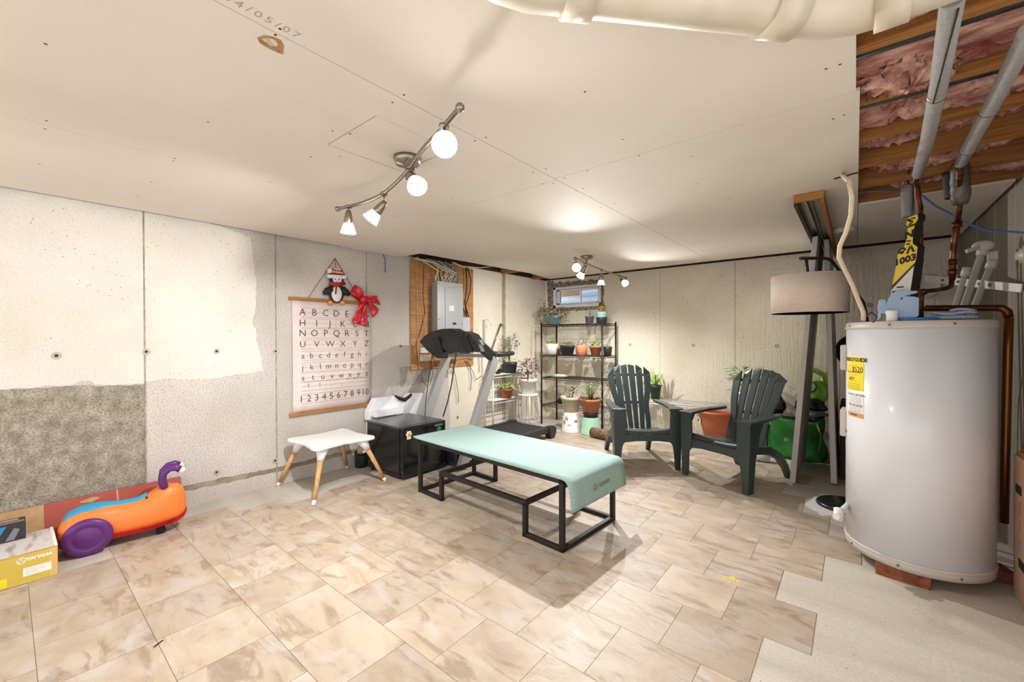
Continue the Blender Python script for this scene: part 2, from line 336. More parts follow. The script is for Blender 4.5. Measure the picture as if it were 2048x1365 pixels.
# window
win = group_root('window_1', ((WX0+WX1)/2, YB+.02, WZ0))
vinyl = mat('window_vinyl', srgb(226, 226, 230), .5)
y0, y1 = YB-.01, YB+.06
m = MB(); fwid = .045
for lo, hi in (((WX0, y0, WZ0), (WX0+fwid, y1, WZ1)), ((WX1-.03, y0, WZ0), (WX1, y1, WZ1)), ((WX0, y0, WZ1-.035), (WX1, y1, WZ1)), ((WX0, y0, WZ0), (WX1, y1, WZ0+.045))): m.bb(lo, hi)
m.build('window_frame', vinyl, win, .004)
m = MB(); a0, a1, b0, b1 = WX0+fwid+.012, WX1-.035, WZ0+.05, WZ1-.04
for lo, hi in (((a0, y0+.02, b0), (a0+.045, y1, b1)), ((a1-.02, y0+.02, b0), (a1, y1, b1)), ((a0, y0+.02, b1-.022), (a1, y1, b1)), ((a0, y0+.02, b0), (a1, y1, b0+.022))): m.bb(lo, hi)
m.build('window_sash', vinyl, win, .003)
glass = mat('window_glass', (1, 1, 1), .02, trans=1)
MB().bb((a0+.04, y0+.05, b0+.02), (a1-.018, y0+.055, b1-.02)).build('pane', glass, win)
MB().bb((-3.06, y0+.045, b0+.02), (-3.052, y0+.06, b1-.02)).build('muntin', vinyl, win)
# window well outside
well2 = MB().surf(lambda u, v: (WX0-.4+1.6*u, YB+.62+.02*math.sin(v*60), 1.3+v*1.0), 20, 60)
ww = well2.build('window_well', mat('well_liner', srgb(176, 208, 246), .5, col2=srgb(214, 230, 250), ns=3, stretch=(1, 1, 6)), win, solid=.004)
wy = mat('outside_siding', srgb(226, 210, 176), .8)
MB().bb((-3.6, YB+.3, 1.83), (-3.22, YB+.34, 2.1)).build('window_well_post', wy, ww)

# ---- right wall
wr = MB().bb((XR, 1.6, 0), (XR+.15, YB+.2, ZT)).build('wall_right', gpaint); wr['kind'] = 'structure'
for y in (3.55, 4.0, 4.5):
    MB().bb((XR-.0015, y-.003, .03), (XR, y+.003, 2.05)).build('form_seam', mat('pale_drip', srgb(190, 182, 168), .9), wr)

# ---- ceiling: sheets, joists, insulation
ceil = MB().bb((XL-.2, -1.6, 2.30), (XR+.9, YB+.2, 2.33)).build('ceiling', mat('subfloor_wood', srgb(120, 84, 50), .85)); ceil['kind'] = 'structure'
G = .0015
def sheet(x0, x1, y0, y1): return MB().bb((x0+G, y0+G, ZC), (x1-G, y1-G, ZC+.013)).build('drywall_sheet', drywall, ceil)
A1 = P(847, 508.5, Z=ZC); A2 = P(1060, 547, Z=ZC)
xs = -3.43
sheet(-3.592, -2.43, -1.6, 1.95)
MB().prism([(-2.43-G, 1.95+G), (-2.43-G, 4.95), (xs+.06, 4.95), (A2.x, A2.y), (A1.x, A1.y), (A1.x-.02, 2.62), (-3.63, 2.6), (-3.62, 1.95+G)], 0, .013, lambda x, y, k: (x, y, ZC+k)).build('drywall_sheet', drywall, ceil)
# sheet with the cut access patch
hx0, hx1, hy0, hy1 = -1.755, -1.385, .89, 1.27
x0, x1, ya, yb = -2.43+G, -1.22-G, -1.6, 1.86-G
vs = [(x0, ya), (x1, ya), (x1, yb), (x0, yb), (hx0, hy0), (hx1, hy0), (hx1, hy1), (hx0, hy1)]
m = MB().add([(a, b, ZC) for a, b in vs]+[(a, b, ZC+.013) for a, b in vs], [(0, 4, 5, 1), (1, 5, 6, 2), (2, 6, 7, 3), (3, 7, 4, 0), (4, 12, 13, 5), (5, 13, 14, 6), (6, 14, 15, 7), (7, 15, 12, 4), (8, 9, 13, 12), (9, 10, 14, 13), (10, 11, 15, 14), (11, 8, 12, 15), (0, 1, 9, 8), (1, 2, 10, 9), (2, 3, 11, 10), (3, 0, 8, 11)])
m.build('drywall_sheet', drywall, ceil)
MB().bb((hx0+.004, hy0+.005, ZC+.001), (hx1-.003, hy1-.004, ZC+.013)).build('access_patch', drywall, ceil)
sheet(-2.43, -1.22, 1.86, 4.30); sheet(-2.43, -1.22, 4.30, 4.93)
sheet(-1.22, 0, -1.6, 1.84); sheet(-1.22, .01, 1.84, 4.25); sheet(-1.22, .01, 4.25, 4.93)
sheet(0, .66, -1.6, 1.38); sheet(.01, .66, 3.44, 4.05); sheet(.01, .66, 4.05, 4.93)
# joists
for k in range(6):
    y = 1.593+.37*k
    MB().bb((-.5, y, 2.045), (XR+.1, y+.045, 2.30)).build('joist', joistwood, ceil)
for y in (-1.0, .2, .9, 4.2, 4.9): MB().bb((XL, y, 2.045), (XR, y+.045, 2.30)).build('joist', joistwood, ceil)
for lo, hi in (((XL-.15, -1.6, ZT), (XL-.01, YB+.2, 2.30)), ((XL-.15, YB+.01, ZT), (XR+.15, YB+.2, 2.30)), ((XR+.01, -1.6, ZT), (XR+.15, YB+.2, 2.30)), ((XR, -1.6, 2.04), (XR+.15, 1.62, 2.3))):
    MB().bb(lo, hi).build('rim_board', darkwood, ceil)
pink = mat('pink_fibreglass', srgb(150, 84, 76), .95, col2=srgb(222, 178, 160), ns=9, stretch=(1, 2.2, 1), detail=5, lo=.36, hi=.64, bump=1, bs=60, bstretch=(1, 2.5, 1), bdet=4)
from mathutils import noise as mn
def batt(x0, x1, y0, y1, z0, amp, seed):
    def f(u, v):
        x = x0+u*(x1-x0); y = y0+v*(y1-y0); p = Vector((x*5+seed, y*6, seed*3.1)); q = Vector((x*13+seed, y*20, seed)); q = q+Vector((mn.noise(p*2), mn.noise(p*2+Vector((9, 0, 0))), 0))*.9
        edge = 1-abs(2*v-1)**4
        z = z0-amp*edge*(.5+.8*mn.noise(p)+.9*(.5-abs(mn.noise(q)))+.5*(.4-abs(mn.noise(q*2.3)))+.2*mn.noise(q*5)); return (x, y, max(2.055, min(z, 2.29)))
    return MB().surf(f, 84, 44).build('insulation_batt', pink, ceil)
for k, (z0, amp) in enumerate(((2.12, .11), (2.14, .10), (2.17, .08), (2.18, .08), (2.17, .08))):
    batt(-.04, XR+.02, 1.64+.37*k, 1.593+.37*(k+1), z0, amp, 3.7*k+1.3)
batt(-.04, XR+.02, 1.36, 1.59, 2.14, .09, 22.1)
# a torn tuft hanging under the second bay
def tuft(u, v):
    a = 2*math.pi*u; p = Vector((math.cos(a)*2, math.sin(a)*2, v*4)); r = (.15*math.sin(math.pi*min(1, v*.9+.1))**.7)*(1+.5*mn.noise(p*1.3)+.35*(.4-abs(mn.noise(p*3)))+.2*mn.noise(p*7))
    return (.135+r*.85*math.cos(a), 1.88+r*.95*math.sin(a), 2.15-.13*v+.03*mn.noise(p*2))
MB().surf(tuft, 60, 34, cu=True).build('insulation_tuft', pink, ceil)
# screw heads and scuffs, too small to pick apart
random.seed(12); m = MB()
pts = [(91, 88), (93, 242), (90, 258), (560, 58), (551, 70), (350, 317), (347, 322), (416, 244), (540, 364), (622, 314), (785, 205), (808, 190), (972, 275), (950, 282), (1170, 184), (1245, 279), (1278, 312), (1383, 313), (1395, 368), (1457, 397), (1652, 138), (1680, 129), (1688, 230), (1666, 238), (905, 398), (868, 434), (680, 313), (665, 262), (700, 268), (303, 364), (277, 393), (445, 425), (79, 328), (1066, 346), (1092, 338), (1085, 368), (1107, 367), (1129, 357), (1175, 342), (1152, 382), (1166, 377), (1202, 415), (1230, 407), (1262, 438), (1017, 420), (1080, 442), (820, 450), (858, 455), (1480, 425), (1488, 450)]
for a, b in pts:
    c = P(a, b, Z=ZC-.0003); m.lathe([(.0045, 0), (.003, -.0006), (0, -.0007)], c, 6)
o = m.build('screw_heads', mat('screw_black', srgb(52, 44, 38), .6), ceil); o['kind'] = 'stuff'
# torn paper patch and the stamped date
tp = [(514, 75), (528, 70), (545, 73), (562, 80), (568, 92), (566, 108), (556, 105), (538, 97), (520, 86)]
c = [P(a, b, Z=ZC) for a, b in tp]
MB().prism([(v.x, v.y) for v in c], 0, .0012, lambda x, y, k: (x, y, ZC-k)).build('torn_paper', mat('torn_kraft', srgb(188, 150, 106), .9, col2=srgb(160, 120, 78), ns=30), ceil)
tp = [(524, 78), (536, 74), (553, 80), (556, 92), (540, 90)]
c = [P(a, b, Z=ZC) for a, b in tp]
MB().prism([(v.x, v.y) for v in c], .0012, .002, lambda x, y, k: (x, y, ZC-k)).build('bare_gypsum', mat('gypsum', srgb(226, 220, 208), .95, col2=srgb(170, 150, 130), ns=60), ceil)
stamp = mat('stamp_ink', srgb(176, 164, 150), .9)
a = P(527, 35, Z=ZC-.0004); text('04/05/07', .038, a, (0, 1, 0), (1, 0, 0), stamp, ceil, 'date_stamp', sp=1.35)
# ================================================================== lamps
shade_mat = bpy.data.materials.new('lit_frosted_glass'); shade_mat.use_nodes = True
b = bsdf(shade_mat); b.inputs['Base Color'].default_value = (1, 1, 1, 1); b.inputs['Emission Color'].default_value = (1, .985, .96, 1); b.inputs['Emission Strength'].default_value = SHADE_GLOW; shade_mat.cycles.emission_sampling = 'NONE'
bulb_mat = bpy.data.materials.new('lit_bulb'); bulb_mat.use_nodes = True; b = bsdf(bulb_mat); b.inputs['Emission Color'].default_value = (1, .99, .97, 1); b.inputs['Emission Strength'].default_value = 14; bulb_mat.cycles.emission_sampling = 'NONE'
def track_light(label, canopy, path, heads, group):
    t = thing('track_light', label, 'track light', (canopy[0], canopy[1], ZC), group)
    cx, cy = canopy
    MB().lathe([(.062, ZC), (.062, ZC-.012), (.054, ZC-.03), (.02, ZC-.036), (.012, ZC-.045), (0, ZC-.045)], (cx, cy, 0), 28).build('canopy', chrome, t)
    MB().cyl((cx, cy, ZC-.03), (cx, cy, path[len(path)//2][2]), .008, n=10).build('stem', chrome, t)
    # smooth the bar
    pts = [Vector(p) for p in path]; sm = []
    for i in range(len(pts)-1):
        p0, p1, p2, p3 = pts[max(i-1, 0)], pts[i], pts[i+1], pts[min(i+2, len(pts)-1)]
        for k in range(6):
            s = k/6; sm.append(.5*((2*p1)+(p2-p0)*s+(2*p0-5*p1+4*p2-p3)*s*s+(3*p1-p0-3*p2+p3)*s**3))
    sm.append(pts[-1])
    MB().tube(sm, .009, 8).build('bar', chrome, t)
    for e in (0, -1): MB().sph(pts[e], .015, 12, 8).build('end_cap', chrome, t)
    for at, d, drop, pw_, cone in heads:
        at = Vector(at); d = Vector(d).normalized(); M = zto(d); j = at-Vector((0, 0, drop))
        h = MB().lathe([(.011, 0), (.016, .012), (.021, .035), (.023, .06), (.023, .078)], j-d*.012, 18, M).build('head', chrome, t)
        MB().cyl(at+Vector((0, 0, .004)), at-Vector((0, 0, .008)), .018, n=16).cyl(at, j+Vector((0, 0, .004)), .005, n=8).sph(j, .011, 10, 8).build('swivel', chrome, h)
        m = MB().lathe([(.018, .066), (.024, .072), (.030, .085), (.036, .105), (.041, .122), (.042, .126), (.039, .126), (.034, .108), (.028, .09), (0, .084)], j-d*.012, 20, M)
        m.build('glass_shade', shade_mat, h); MB().lathe([(0, .088), (.024, .09), (.027, .104), (.022, .112), (0, .114)], j-d*.012, 16, M).build('bulb', bulb_mat, h)
        L = bpy.data.lights.new('bulb_light', 'SPOT'); L.energy = SPOT_W*pw_; L.spot_size = R(cone); L.spot_blend = .85; L.shadow_soft_size = .02; L.color = (1, .985, .965)
        lo = bpy.data.objects.new('bulb_light', L); COL.objects.link(lo); lo.matrix_basis = Matrix.Translation(j+d*.117) @ zto(-d).to_4x4(); par(lo, t)
    return t
Zb = 1.93
track_light('brushed nickel four-spot track light with an S-shaped bar over the coffee table', (-1.60, 1.19),
    [P(920, 215, Z=Zb), P(880, 262, Z=Zb), P(845, 300, Z=Zb), P(812, 345, Z=Zb), P(765, 388, Z=Zb), P(718, 408, Z=Zb), P(675, 418, Z=Zb)],
    [(P(888, 252, Z=Zb), (.72, -.62, -.62), .045, .5, 120), (P(822, 335, Z=Zb), (.62, -.22, -.62), .03, .75, 150), (P(768, 387, Z=Zb), (-.55, -.3, -.66), .05, 1.5, 150), (P(697, 413, Z=Zb), (-.08, .02, -1), .035, .6, 158)], 'ceiling track lights')
track_light('four-spot track light nearest the small window, above the plant shelf', (-2.13, 3.80),
    [P(1150, 517, Z=Zb), P(1160, 521, Z=Zb), P(1172, 527, Z=Zb), P(1205, 541, Z=Zb), P(1228, 548.5, Z=Zb), P(1252, 556.5, Z=Zb)],
    [(P(1152, 518, Z=Zb), (.5, -.75, -.55), .04, 2.9, 112), (P(1170, 526.5, Z=Zb), (-.55, .15, -.75), .04, 1.4, 150), (P(1203, 540, Z=Zb), (-.12, .12, -1), .05, 1.5, 150), (P(1242, 553, Z=Zb), (.75, -.5, -.55), .04, 1.5, 130)], 'ceiling track lights')
# ================================================================== coffee table and yoga mat
blackmetal = mat('black_metal', srgb(34, 31, 29), .5, .2, bump=.05, bs=90)
ct = thing('coffee_table', 'black metal coffee table with stepped cage frame under the mint mat', 'table')
LX, LY, S, HT = 1.378, .585, .028, .412
xa, xb, zl = .292, 1.078, .205
def TB(a, b, name): MB().bar(a, b, S, S).build(name, blackmetal, ct, .0015, 1)
h = S/2
for y in (h, LY-h):
    for x in (h, LX-h): TB((x, y, 0), (x, y, HT), 'leg')
    TB((0, y, HT-h), (LX, y, HT-h), 'top_rail')
    TB((0, y, h), (xa, y, h), 'floor_rail'); TB((xb, y, h), (LX, y, h), 'floor_rail')
    TB((xa-h, y, 0), (xa-h, y, zl), 'inner_post'); TB((xb+h, y, 0), (xb+h, y, zl), 'inner_post')
    TB((xa-S, y, zl), (xb+S, y, zl), 'step_rail')
for x in (h, LX-h):
    TB((x, 0, HT-h), (x, LY, HT-h), 'top_rail'); TB((x, S, h), (x, LY-S, h), 'floor_rail')
for x in (xa-h, xb+h): TB((x, S, zl), (x, LY-S, zl), 'cross_rail')
MB().bb((.02, .02, HT-.014), (LX-.02, LY-.02, HT-.004)).build('table_top', blackmetal, ct)
CT = Matrix.Translation((-2.622, 2.037, 0)) @ Matrix.Rotation(R(-3.4), 4, 'Z'); ct.matrix_basis = CT
mint = bpy.data.materials.new('ribbed_mint_foam'); mint.use_nodes = True; t = mint.node_tree; b = bsdf(mint)
b.inputs['Base Color'].default_value = c4(srgb(160, 190, 185)); b.inputs['Roughness'].default_value = .6
sx = ND(t, 'ShaderNodeSeparateXYZ'); t.links.new(ND(t, 'ShaderNodeTexCoord').outputs['Object'], sx.inputs[0])
sb = ND(t, 'ShaderNodeMath', operation='SUBTRACT'); t.links.new(sx.outputs[0], sb.inputs[0]); t.links.new(sx.outputs[2], sb.inputs[1])
si = ND(t, 'ShaderNodeMath', operation='SINE'); t.links.new(mulf(t, sb.outputs[0], 2*math.pi/.0095), si.inputs[0])
bp = ND(t, 'ShaderNodeBump', Strength=.45, Distance=.004); t.links.new(si.outputs[0], bp.inputs['Height']); t.links.new(bp.outputs[0], b.inputs['Normal'])
prof = [(-.05, .426), (-.02, .419)]+[(i*.1, .4175) for i in range(14)]+[(1.38, .4175), (1.398, .414), (1.414, .404), (1.424, .388), (1.43, .365), (1.435, .34), (1.439, .30), (1.443, .245)]
def matf(u, v):
    k = u*(len(prof)-1); i = min(int(k), len(prof)-2); s = k-i
    x = prof[i][0]*(1-s)+prof[i+1][0]*s; z = prof[i][1]*(1-s)+prof[i+1][1]*s
    return (x, -.012+v*.612, z+.0008*math.sin(v*9+u*14))
mt = MB().surf(matf, (len(prof)-1)*2, 10).build('yoga_mat', mint, None, solid=.006); mt.matrix_basis = CT
tag(mt, 'mint green ribbed yoga mat draped over the black coffee table', 'yoga mat')
gold = mat('mat_print', srgb(128, 112, 96), .7)
def mp(o):
    o.parent = mt; o.matrix_parent_inverse = Matrix.Identity(4); return o
mp(text_map('GAIAM', .034, lambda u, v: Vector((1.4418-.12*v-.1*max(0, v), .335+u, .325+v)), mat('mat_letter', srgb(50, 48, 44), .7), None, 'brand_lettering', sp=1.15))
m = MB()
for k in range(8):
    a = k*math.pi/4; m.add([(1.442-.12*q-.1*max(0, q), .235+p_, .325+q) for p_, q in ((.006*math.cos(a), .006*math.sin(a)), (.018*math.cos(a+.3), .018*math.sin(a+.3)), (.022*math.cos(a), .022*math.sin(a)), (.018*math.cos(a-.3), .018*math.sin(a-.3)))], [(0, 1, 2, 3)])
mp(m.build('flower_logo', mat('mat_logo', srgb(150, 104, 96), .7)))

# ================================================================== garden chairs
resin = mat('dark_green_resin', srgb(56, 68, 67), .32, bump=.06, bs=120)
def adirondack():
    t = thing('garden_chair', 'dark green plastic slat-back garden chair nearer the plant shelf', 'chair', (0, 0, 0), 'dark green garden chairs')
    for i in range(6):
        q = i-2.5; xb_, xt = q*.056, q*.078; L = .672-.0085*q*q; wb_, wt = .044, .066
        if abs(q) > 2: wt = .07
        def f(u, v, k, q=q, xb_=xb_, xt=xt, wb_=wb_, wt=wt, L=L):
            s = v*L; x = xb_+(xt-xb_)*v**.9+(u-.5)*(wb_+(wt-wb_)*v)
            if abs(q) > 2: x += (-.022 if q > 0 else .022)*math.exp(-((v-.38)/.16)**2)
            y = .40+s*.36+.03*v*v-.0045*q*q*(.4+.6*v)+k; z = .285+s*.925
            return Vector((x, y, z))
        m = MB(); nv = 10
        vs = [f(u, v/nv if not (v == nv) else 1, k) for v in range(nv+1) for u, k in ((0, 0), (1, 0), (1, .02), (0, .02))]
        # slope the slat tips along the fan
        sl = -.026*q
        for j in (0, 1, 2, 3): vs[nv*4+j].z += sl*((-.5, .5, .5, -.5)[j]); 
        fs = [(a*4+j, a*4+(j+1) % 4, a*4+4+(j+1) % 4, a*4+4+j) for a in range(nv) for j in range(4)]+[(3, 2, 1, 0), (nv*4, nv*4+1, nv*4+2, nv*4+3)]
        m.add(vs, fs, False); m.build('back_slat', resin, t, .004)
    for v, hw in ((.80, .2), (.38, .155)):
        pts = []
        for k in range(9):
            q = -2.3+4.6*k/8; s = v*.7; pts.append((q*(.056+.022*v), .40+s*.36+.03*v*v-.0045*q*q*(.4+.6*v)+.022, .285+s*.925))
        MB().tube(pts, .014, 6).build('back_rail', resin, t)
    # dished seat
    def seat(u, v):
        x = (u-.5)*(.47-.12*v); y = .0+.44*v; z = .352-.085*v+.018*abs(2*u-1)**2-.012*math.sin(math.pi*v)
        if v < .08: z -= .03*(1-v/.08)**2
        return (x, y, z)
    MB().surf(seat, 14, 14).build('seat', resin, t, solid=.016)
    MB().prism([(-.25, .325), (-.25, .20), (-.235, .225), (-.2, .25), (-.1, .262), (.1, .262), (.2, .25), (.235, .225), (.25, .20), (.25, .325)], -.012, .012, lambda x, z, k: (x, k-.008*math.cos(x*5), z)).build('apron', resin, t, .004)
    for x in (-.12, .12): MB().bb((x-.09, -.022, .327), (x+.09, -.012, .336)).build('seat_slot', dark, t)
    for s in (-1, 1):
        m = MB()
        pr = [(.205, .535), (.305, .535), (.307, .45), (.303, .30), (.293, .0), (.248, .0), (.240, .12), (.228, .21), (.214, .25), (.198, .30)]
        pr = [(s*a, b_) for a, b_ in pr]; pr = pr if s > 0 else pr[::-1]
        m.prism(pr, -.026, -.006, lambda x, z, k: (x, k, z))
        # side flange runs back from the outer edge
        def fl(v, w, k, s=s): return (s*(.292+.014*min(1, v/.45)-k), w, v)
        m.prism([(0, -.025), (0, .05), (.25, .065), (.45, .11), (.535, .16), (.535, -.025)], 0, .016, fl)
        m.build('front_leg', resin, t, .003)
        ar = [(.19, -.035), (.318, -.035), (.322, .02), (.316, .16), (.29, .38), (.258, .52), (.215, .50), (.218, .40), (.235, .25), (.225, .10)]
        ar = [(s*a, b_) for a, b_ in ar]; ar = ar if s > 0 else ar[::-1]
        MB().prism(ar, .532, .556, lambda x, y, k: (x, y, k+.02*max(0, y-.1))).build('arm', resin, t, .006)
        m = MB(); pts = [(s*.20, .22, .29), (s*.205, .40, .265), (s*.21, .54, .20), (s*.215, .63, .10), (s*.22, .675, 0)]
        for (p, q_), (w0, w1) in zip(zip(pts, pts[1:]), ((.06, .065), (.065, .06), (.06, .05), (.05, .04))):
            p, q_ = Vector(p), Vector(q_); nrm = Vector((0, -(q_-p).z, (q_-p).y)).normalized()
            vs = [p+nrm*w0/2, p-nrm*w0/2, q_-nrm*w1/2, q_+nrm*w1/2]; e = Vector((.02, 0, 0))
            m.add([v-e for v in vs]+[v+e for v in vs], [(0, 1, 2, 3), (7, 6, 5, 4), (0, 4, 5, 1), (3, 2, 6, 7), (0, 3, 7, 4), (1, 5, 6, 2)])
        for v_i, v_ in enumerate(m.v):
            if v_[2] < 0: m.v[v_i] = (v_[0], v_[1], 0)
        m.build('rear_leg', resin, t)
    return t
ch = adirondack(); ch.location = (-1.452, 3.686, 0); ch.rotation_euler.z = R(39)
c2 = clone(ch, 'dark green plastic slat-back garden chair beside the sliding door panels'); c2.location = (-.885, 3.675, 0); c2.rotation_euler.z = R(-21)

# ================================================================== water heater
HX, HY, HR = .243, 3.035, .284
enamel = mat('white_enamel', srgb(228, 229, 234), .3, col2=srgb(222, 223, 229), ns=3, coat=.2)
trimw = mat('heater_trim', srgb(196, 190, 182), .45)
wh = thing('water_heater', 'tall white cylindrical electric water heater standing on bricks', 'water heater', (HX, HY, .06))
MB().lathe([(HR, .10), (HR, 1.245)], (HX, HY, 0), 72).build('jacket', enamel, wh)
MB().lathe([(HR-.02, .062), (HR+.001, .064), (HR+.003, .09), (HR+.003, .10), (HR+.006, .104), (HR+.001, .11)], (HX, HY, 0), 72).build('base_ring', trimw, wh)
MB().lathe([(HR+.001, 1.238), (HR+.006, 1.242), (HR+.004, 1.25), (HR+.004, 1.272), (HR-.004, 1.276), (0, 1.276)], (HX, HY, 0), 72).build('lid', trimw, wh)
def hcyl(a, z, r=HR): return Vector((HX+r*math.sin(a), HY-r*math.cos(a), z))
def hhit(px, py):
    o_ = Vector((0, 0, HC)); d = P(px, py, D=1)-o_; ox, oy = -HX, -HY
    A_, B_, C_ = d.x**2+d.y**2, 2*(ox*d.x+oy*d.y), ox*ox+oy*oy-HR**2; disc = max(0, B_*B_-4*A_*C_); t_ = (-B_-math.sqrt(disc))/(2*A_)
    q = o_+d*t_; return math.atan2(q.x-HX, -(q.y-HY)), q.z
screw = mat('zinc_screw', srgb(120, 116, 110), .4, .8)
for px_, py_, z in ((1701, 653, 1.258), (1779, 653, 1.258), (1908, 653, 1.258), (1996, 653, 1.258), (1797, 1128, .083), (1923, 1158, .083), (1705, 1085, .083)):
    a, _ = hhit(px_, 700 if z > 1 else 1000); c = hcyl(a, z, HR+.003); MB().lathe([(.006, 0), (.005, .003), (0, .004)], c, 8, zto((math.sin(a), -math.cos(a), 0))).build('screw', screw, wh)
def hpatch(a0, a1, z0, z1, m_, name, dr=.0008, parent=wh):
    return MB().surf(lambda u, v: hcyl(a0+(a1-a0)*u, z0+(z1-z0)*v, HR+dr), 12, 1).build(name, m_, parent)
a0, zt = hhit(1695.5, 712); a1, _ = hhit(1728, 712); _, zb = hhit(1712, 782)
hpatch(a0, a1, zb, zt, mat('yellow_label', srgb(250, 214, 20), .5), 'energy_label')
am = (a0+a1)/2; wl_ = (a1-a0)*HR
def HT_(body, size, z, u0=0, m_=ink, **k): text_map(body, size, lambda u, v: hcyl(am+(u+u0)/HR, z+v, HR+.0016), m_, wh, **k)
blk = mat('label_black', srgb(34, 30, 26), .7)
hh = zt-zb
HT_('ENERGYGUIDE', wl_*.19, zt-hh*.10, 0, blk, off=.001); HT_('$520', wl_*.27, zt-hh*.38, wl_*.2, blk); HT_('4879', wl_*.17, zt-hh*.66, -wl_*.12, blk)
def hlines(zs, ua, ub, th, name='print_line', m_=blk):
    for z in zs: hpatch(am+ua*wl_/HR, am+ub*wl_/HR, z-th/2, z+th/2, m_, name, .0014)
hlines([zt-hh*.46], -.44, .42, .004); hlines([zt-hh*k for k in (.27, .53, .72)], -.3, .2, .0012); hlines([zt-hh*k for k in (.80, .86, .91, .96)], -.42, .34, .0014)
_, z1 = hhit(1712, 786); _, z2 = hhit(1712, 822); _, z3 = hhit(1712, 826); _, z4 = hhit(1712, 835)
hpatch(a0+.05, a1, z2, z1, mat('white_label', srgb(228, 228, 230), .5), 'warning_label')
HT_('DO NOT RETURN', wl_*.115, z1-.012, wl_*.1, ink); HT_('NO REGRESE', wl_*.13, z1-.068, wl_*.08, ink)
hlines([z1-.026-i*.007 for i in range(5)]+[z1-.08-i*.007 for i in range(6)], -.25, .4, .0016, m_=mat('grey_print', srgb(150, 148, 152), .7))
hpatch(a0+.05, a1, z4, z3, mat('orange_label', srgb(226, 150, 78), .5), 'orange_label'); hlines([(z3+z4)/2], -.2, .2, .006)
def panel(z0, z1, a, name):
    c = hcyl(a, (z0+z1)/2, HR+.008); M = frame((math.cos(a), math.sin(a), 0), (0, 0, 1)); MB().box(c, (.11, z1-z0, .03), M).build(name, trimw, wh, .008)
pa = R(-93)
panel(P(1687, 788, X=-.03).z, P(1687, 703, X=-.03).z, pa, 'access_panel'); panel(P(1687, 1000, X=-.03).z, P(1687, 915, X=-.03).z, pa, 'access_panel')
a_, z_ = hhit(1692, 860); hpatch(a_-.02, a_+.10, z_-.012, z_+.004, mat('red_label', srgb(190, 60, 50), .5), 'caution_label'); hpatch(a_-.02, a_+.07, z_-.09, z_-.016, mat('white_label', srgb(228, 228, 230), .5), 'caution_label')
dv = P(1672, 1034, D=2.18); e = hcyl(R(-80), dv.z, HR-.01)
m = MB().tube([e, dv.lerp(e, .35), dv], .016, 12).lathe([(.0, -.03), (.022, -.03), (.022, .03), (0, .03)], dv.lerp(e, .2), 6, zto((0, 0, 1))); m.build('drain_valve', white, wh)
# bricks
brickm = mat('red_brick', srgb(150, 84, 56), .9, col2=srgb(112, 60, 40), ns=26, bump=.6, bs=80)
for (x, y, rz), lb in zip(((.187, 2.825, -8), (.49, 3.09, 20), (.05, 3.20, 60)), ('red brick under the front of the white water heater', 'red brick under the right side of the water heater', 'red brick under the rear left of the water heater')):
    o = MB().box((0, 0, .03), (.2, .098, .06)).build('brick', brickm, None, .003); o.location = (x, y, 0); o.rotation_euler.z = R(rz); tag(o, lb, 'brick', 'bricks under the water heater')

# ================================================================== mini fridge
fr = thing('mini_fridge', 'glossy black mini fridge with stickers on its door beside the coffee table', 'fridge', (-3.17, 2.335, 0))
gloss = mat('gloss_black', srgb(20, 20, 22), .14, coat=.3); gtop = mat('fridge_top', srgb(70, 70, 74), .22)
MB().bb((-3.44, 2.10, .025), (-2.955, 2.565, .43)).build('body', gloss, fr, .006)
MB().bb((-3.445, 2.095, .43), (-2.95, 2.57, .448)).build('top_cover', gtop, fr, .006)
d = MB().bb((-2.945, 2.10, .03), (-2.90, 2.568, .445)).build('door', gloss, fr, .008)
MB().bb((-2.9, 2.12, .425), (-2.896, 2.55, .437)).build('door_grip', black, d, .001)
MB().bb((-2.899, 2.44, .405), (-2.897, 2.53, .422)).build('brand_plate', mat('chrome_plate', srgb(190, 192, 196), .25, .9), d)
m = MB(); c = Vector((-2.8985, 2.16, .385))
for k in range(6): a = k*math.pi/3; m.lathe([(.012, 0), (.011, .0015), (0, .0016)], c+Vector((0, .02*math.cos(a), .02*math.sin(a))), 10, zto((1, 0, 0)))
m.build('flower_sticker', mat('cream_sticker', srgb(240, 230, 196), .5), d); MB().lathe([(.015, 0), (.014, .003), (0, .0032)], c, 12, zto((1, 0, 0))).build('flower_sticker_centre', mat('yellow_sticker', srgb(220, 160, 40), .5), d)
MB().bb((-2.899, 2.14, .345), (-2.8975, 2.18, .365)).build('sticker_tab', paper, d)
MB().lathe([(.027, 0), (.026, .0012), (0, .0013)], (-2.8985, 2.49, .37), 20, zto((1, 0, 0))).build('green_sticker', mat('green_sticker', srgb(40, 120, 60), .5), d)
for x in (-3.4, -2.99):
    for y in (2.13, 2.53): MB().cyl((x, y, 0), (x, y, .03), .014, n=10).build('foot', black, fr)

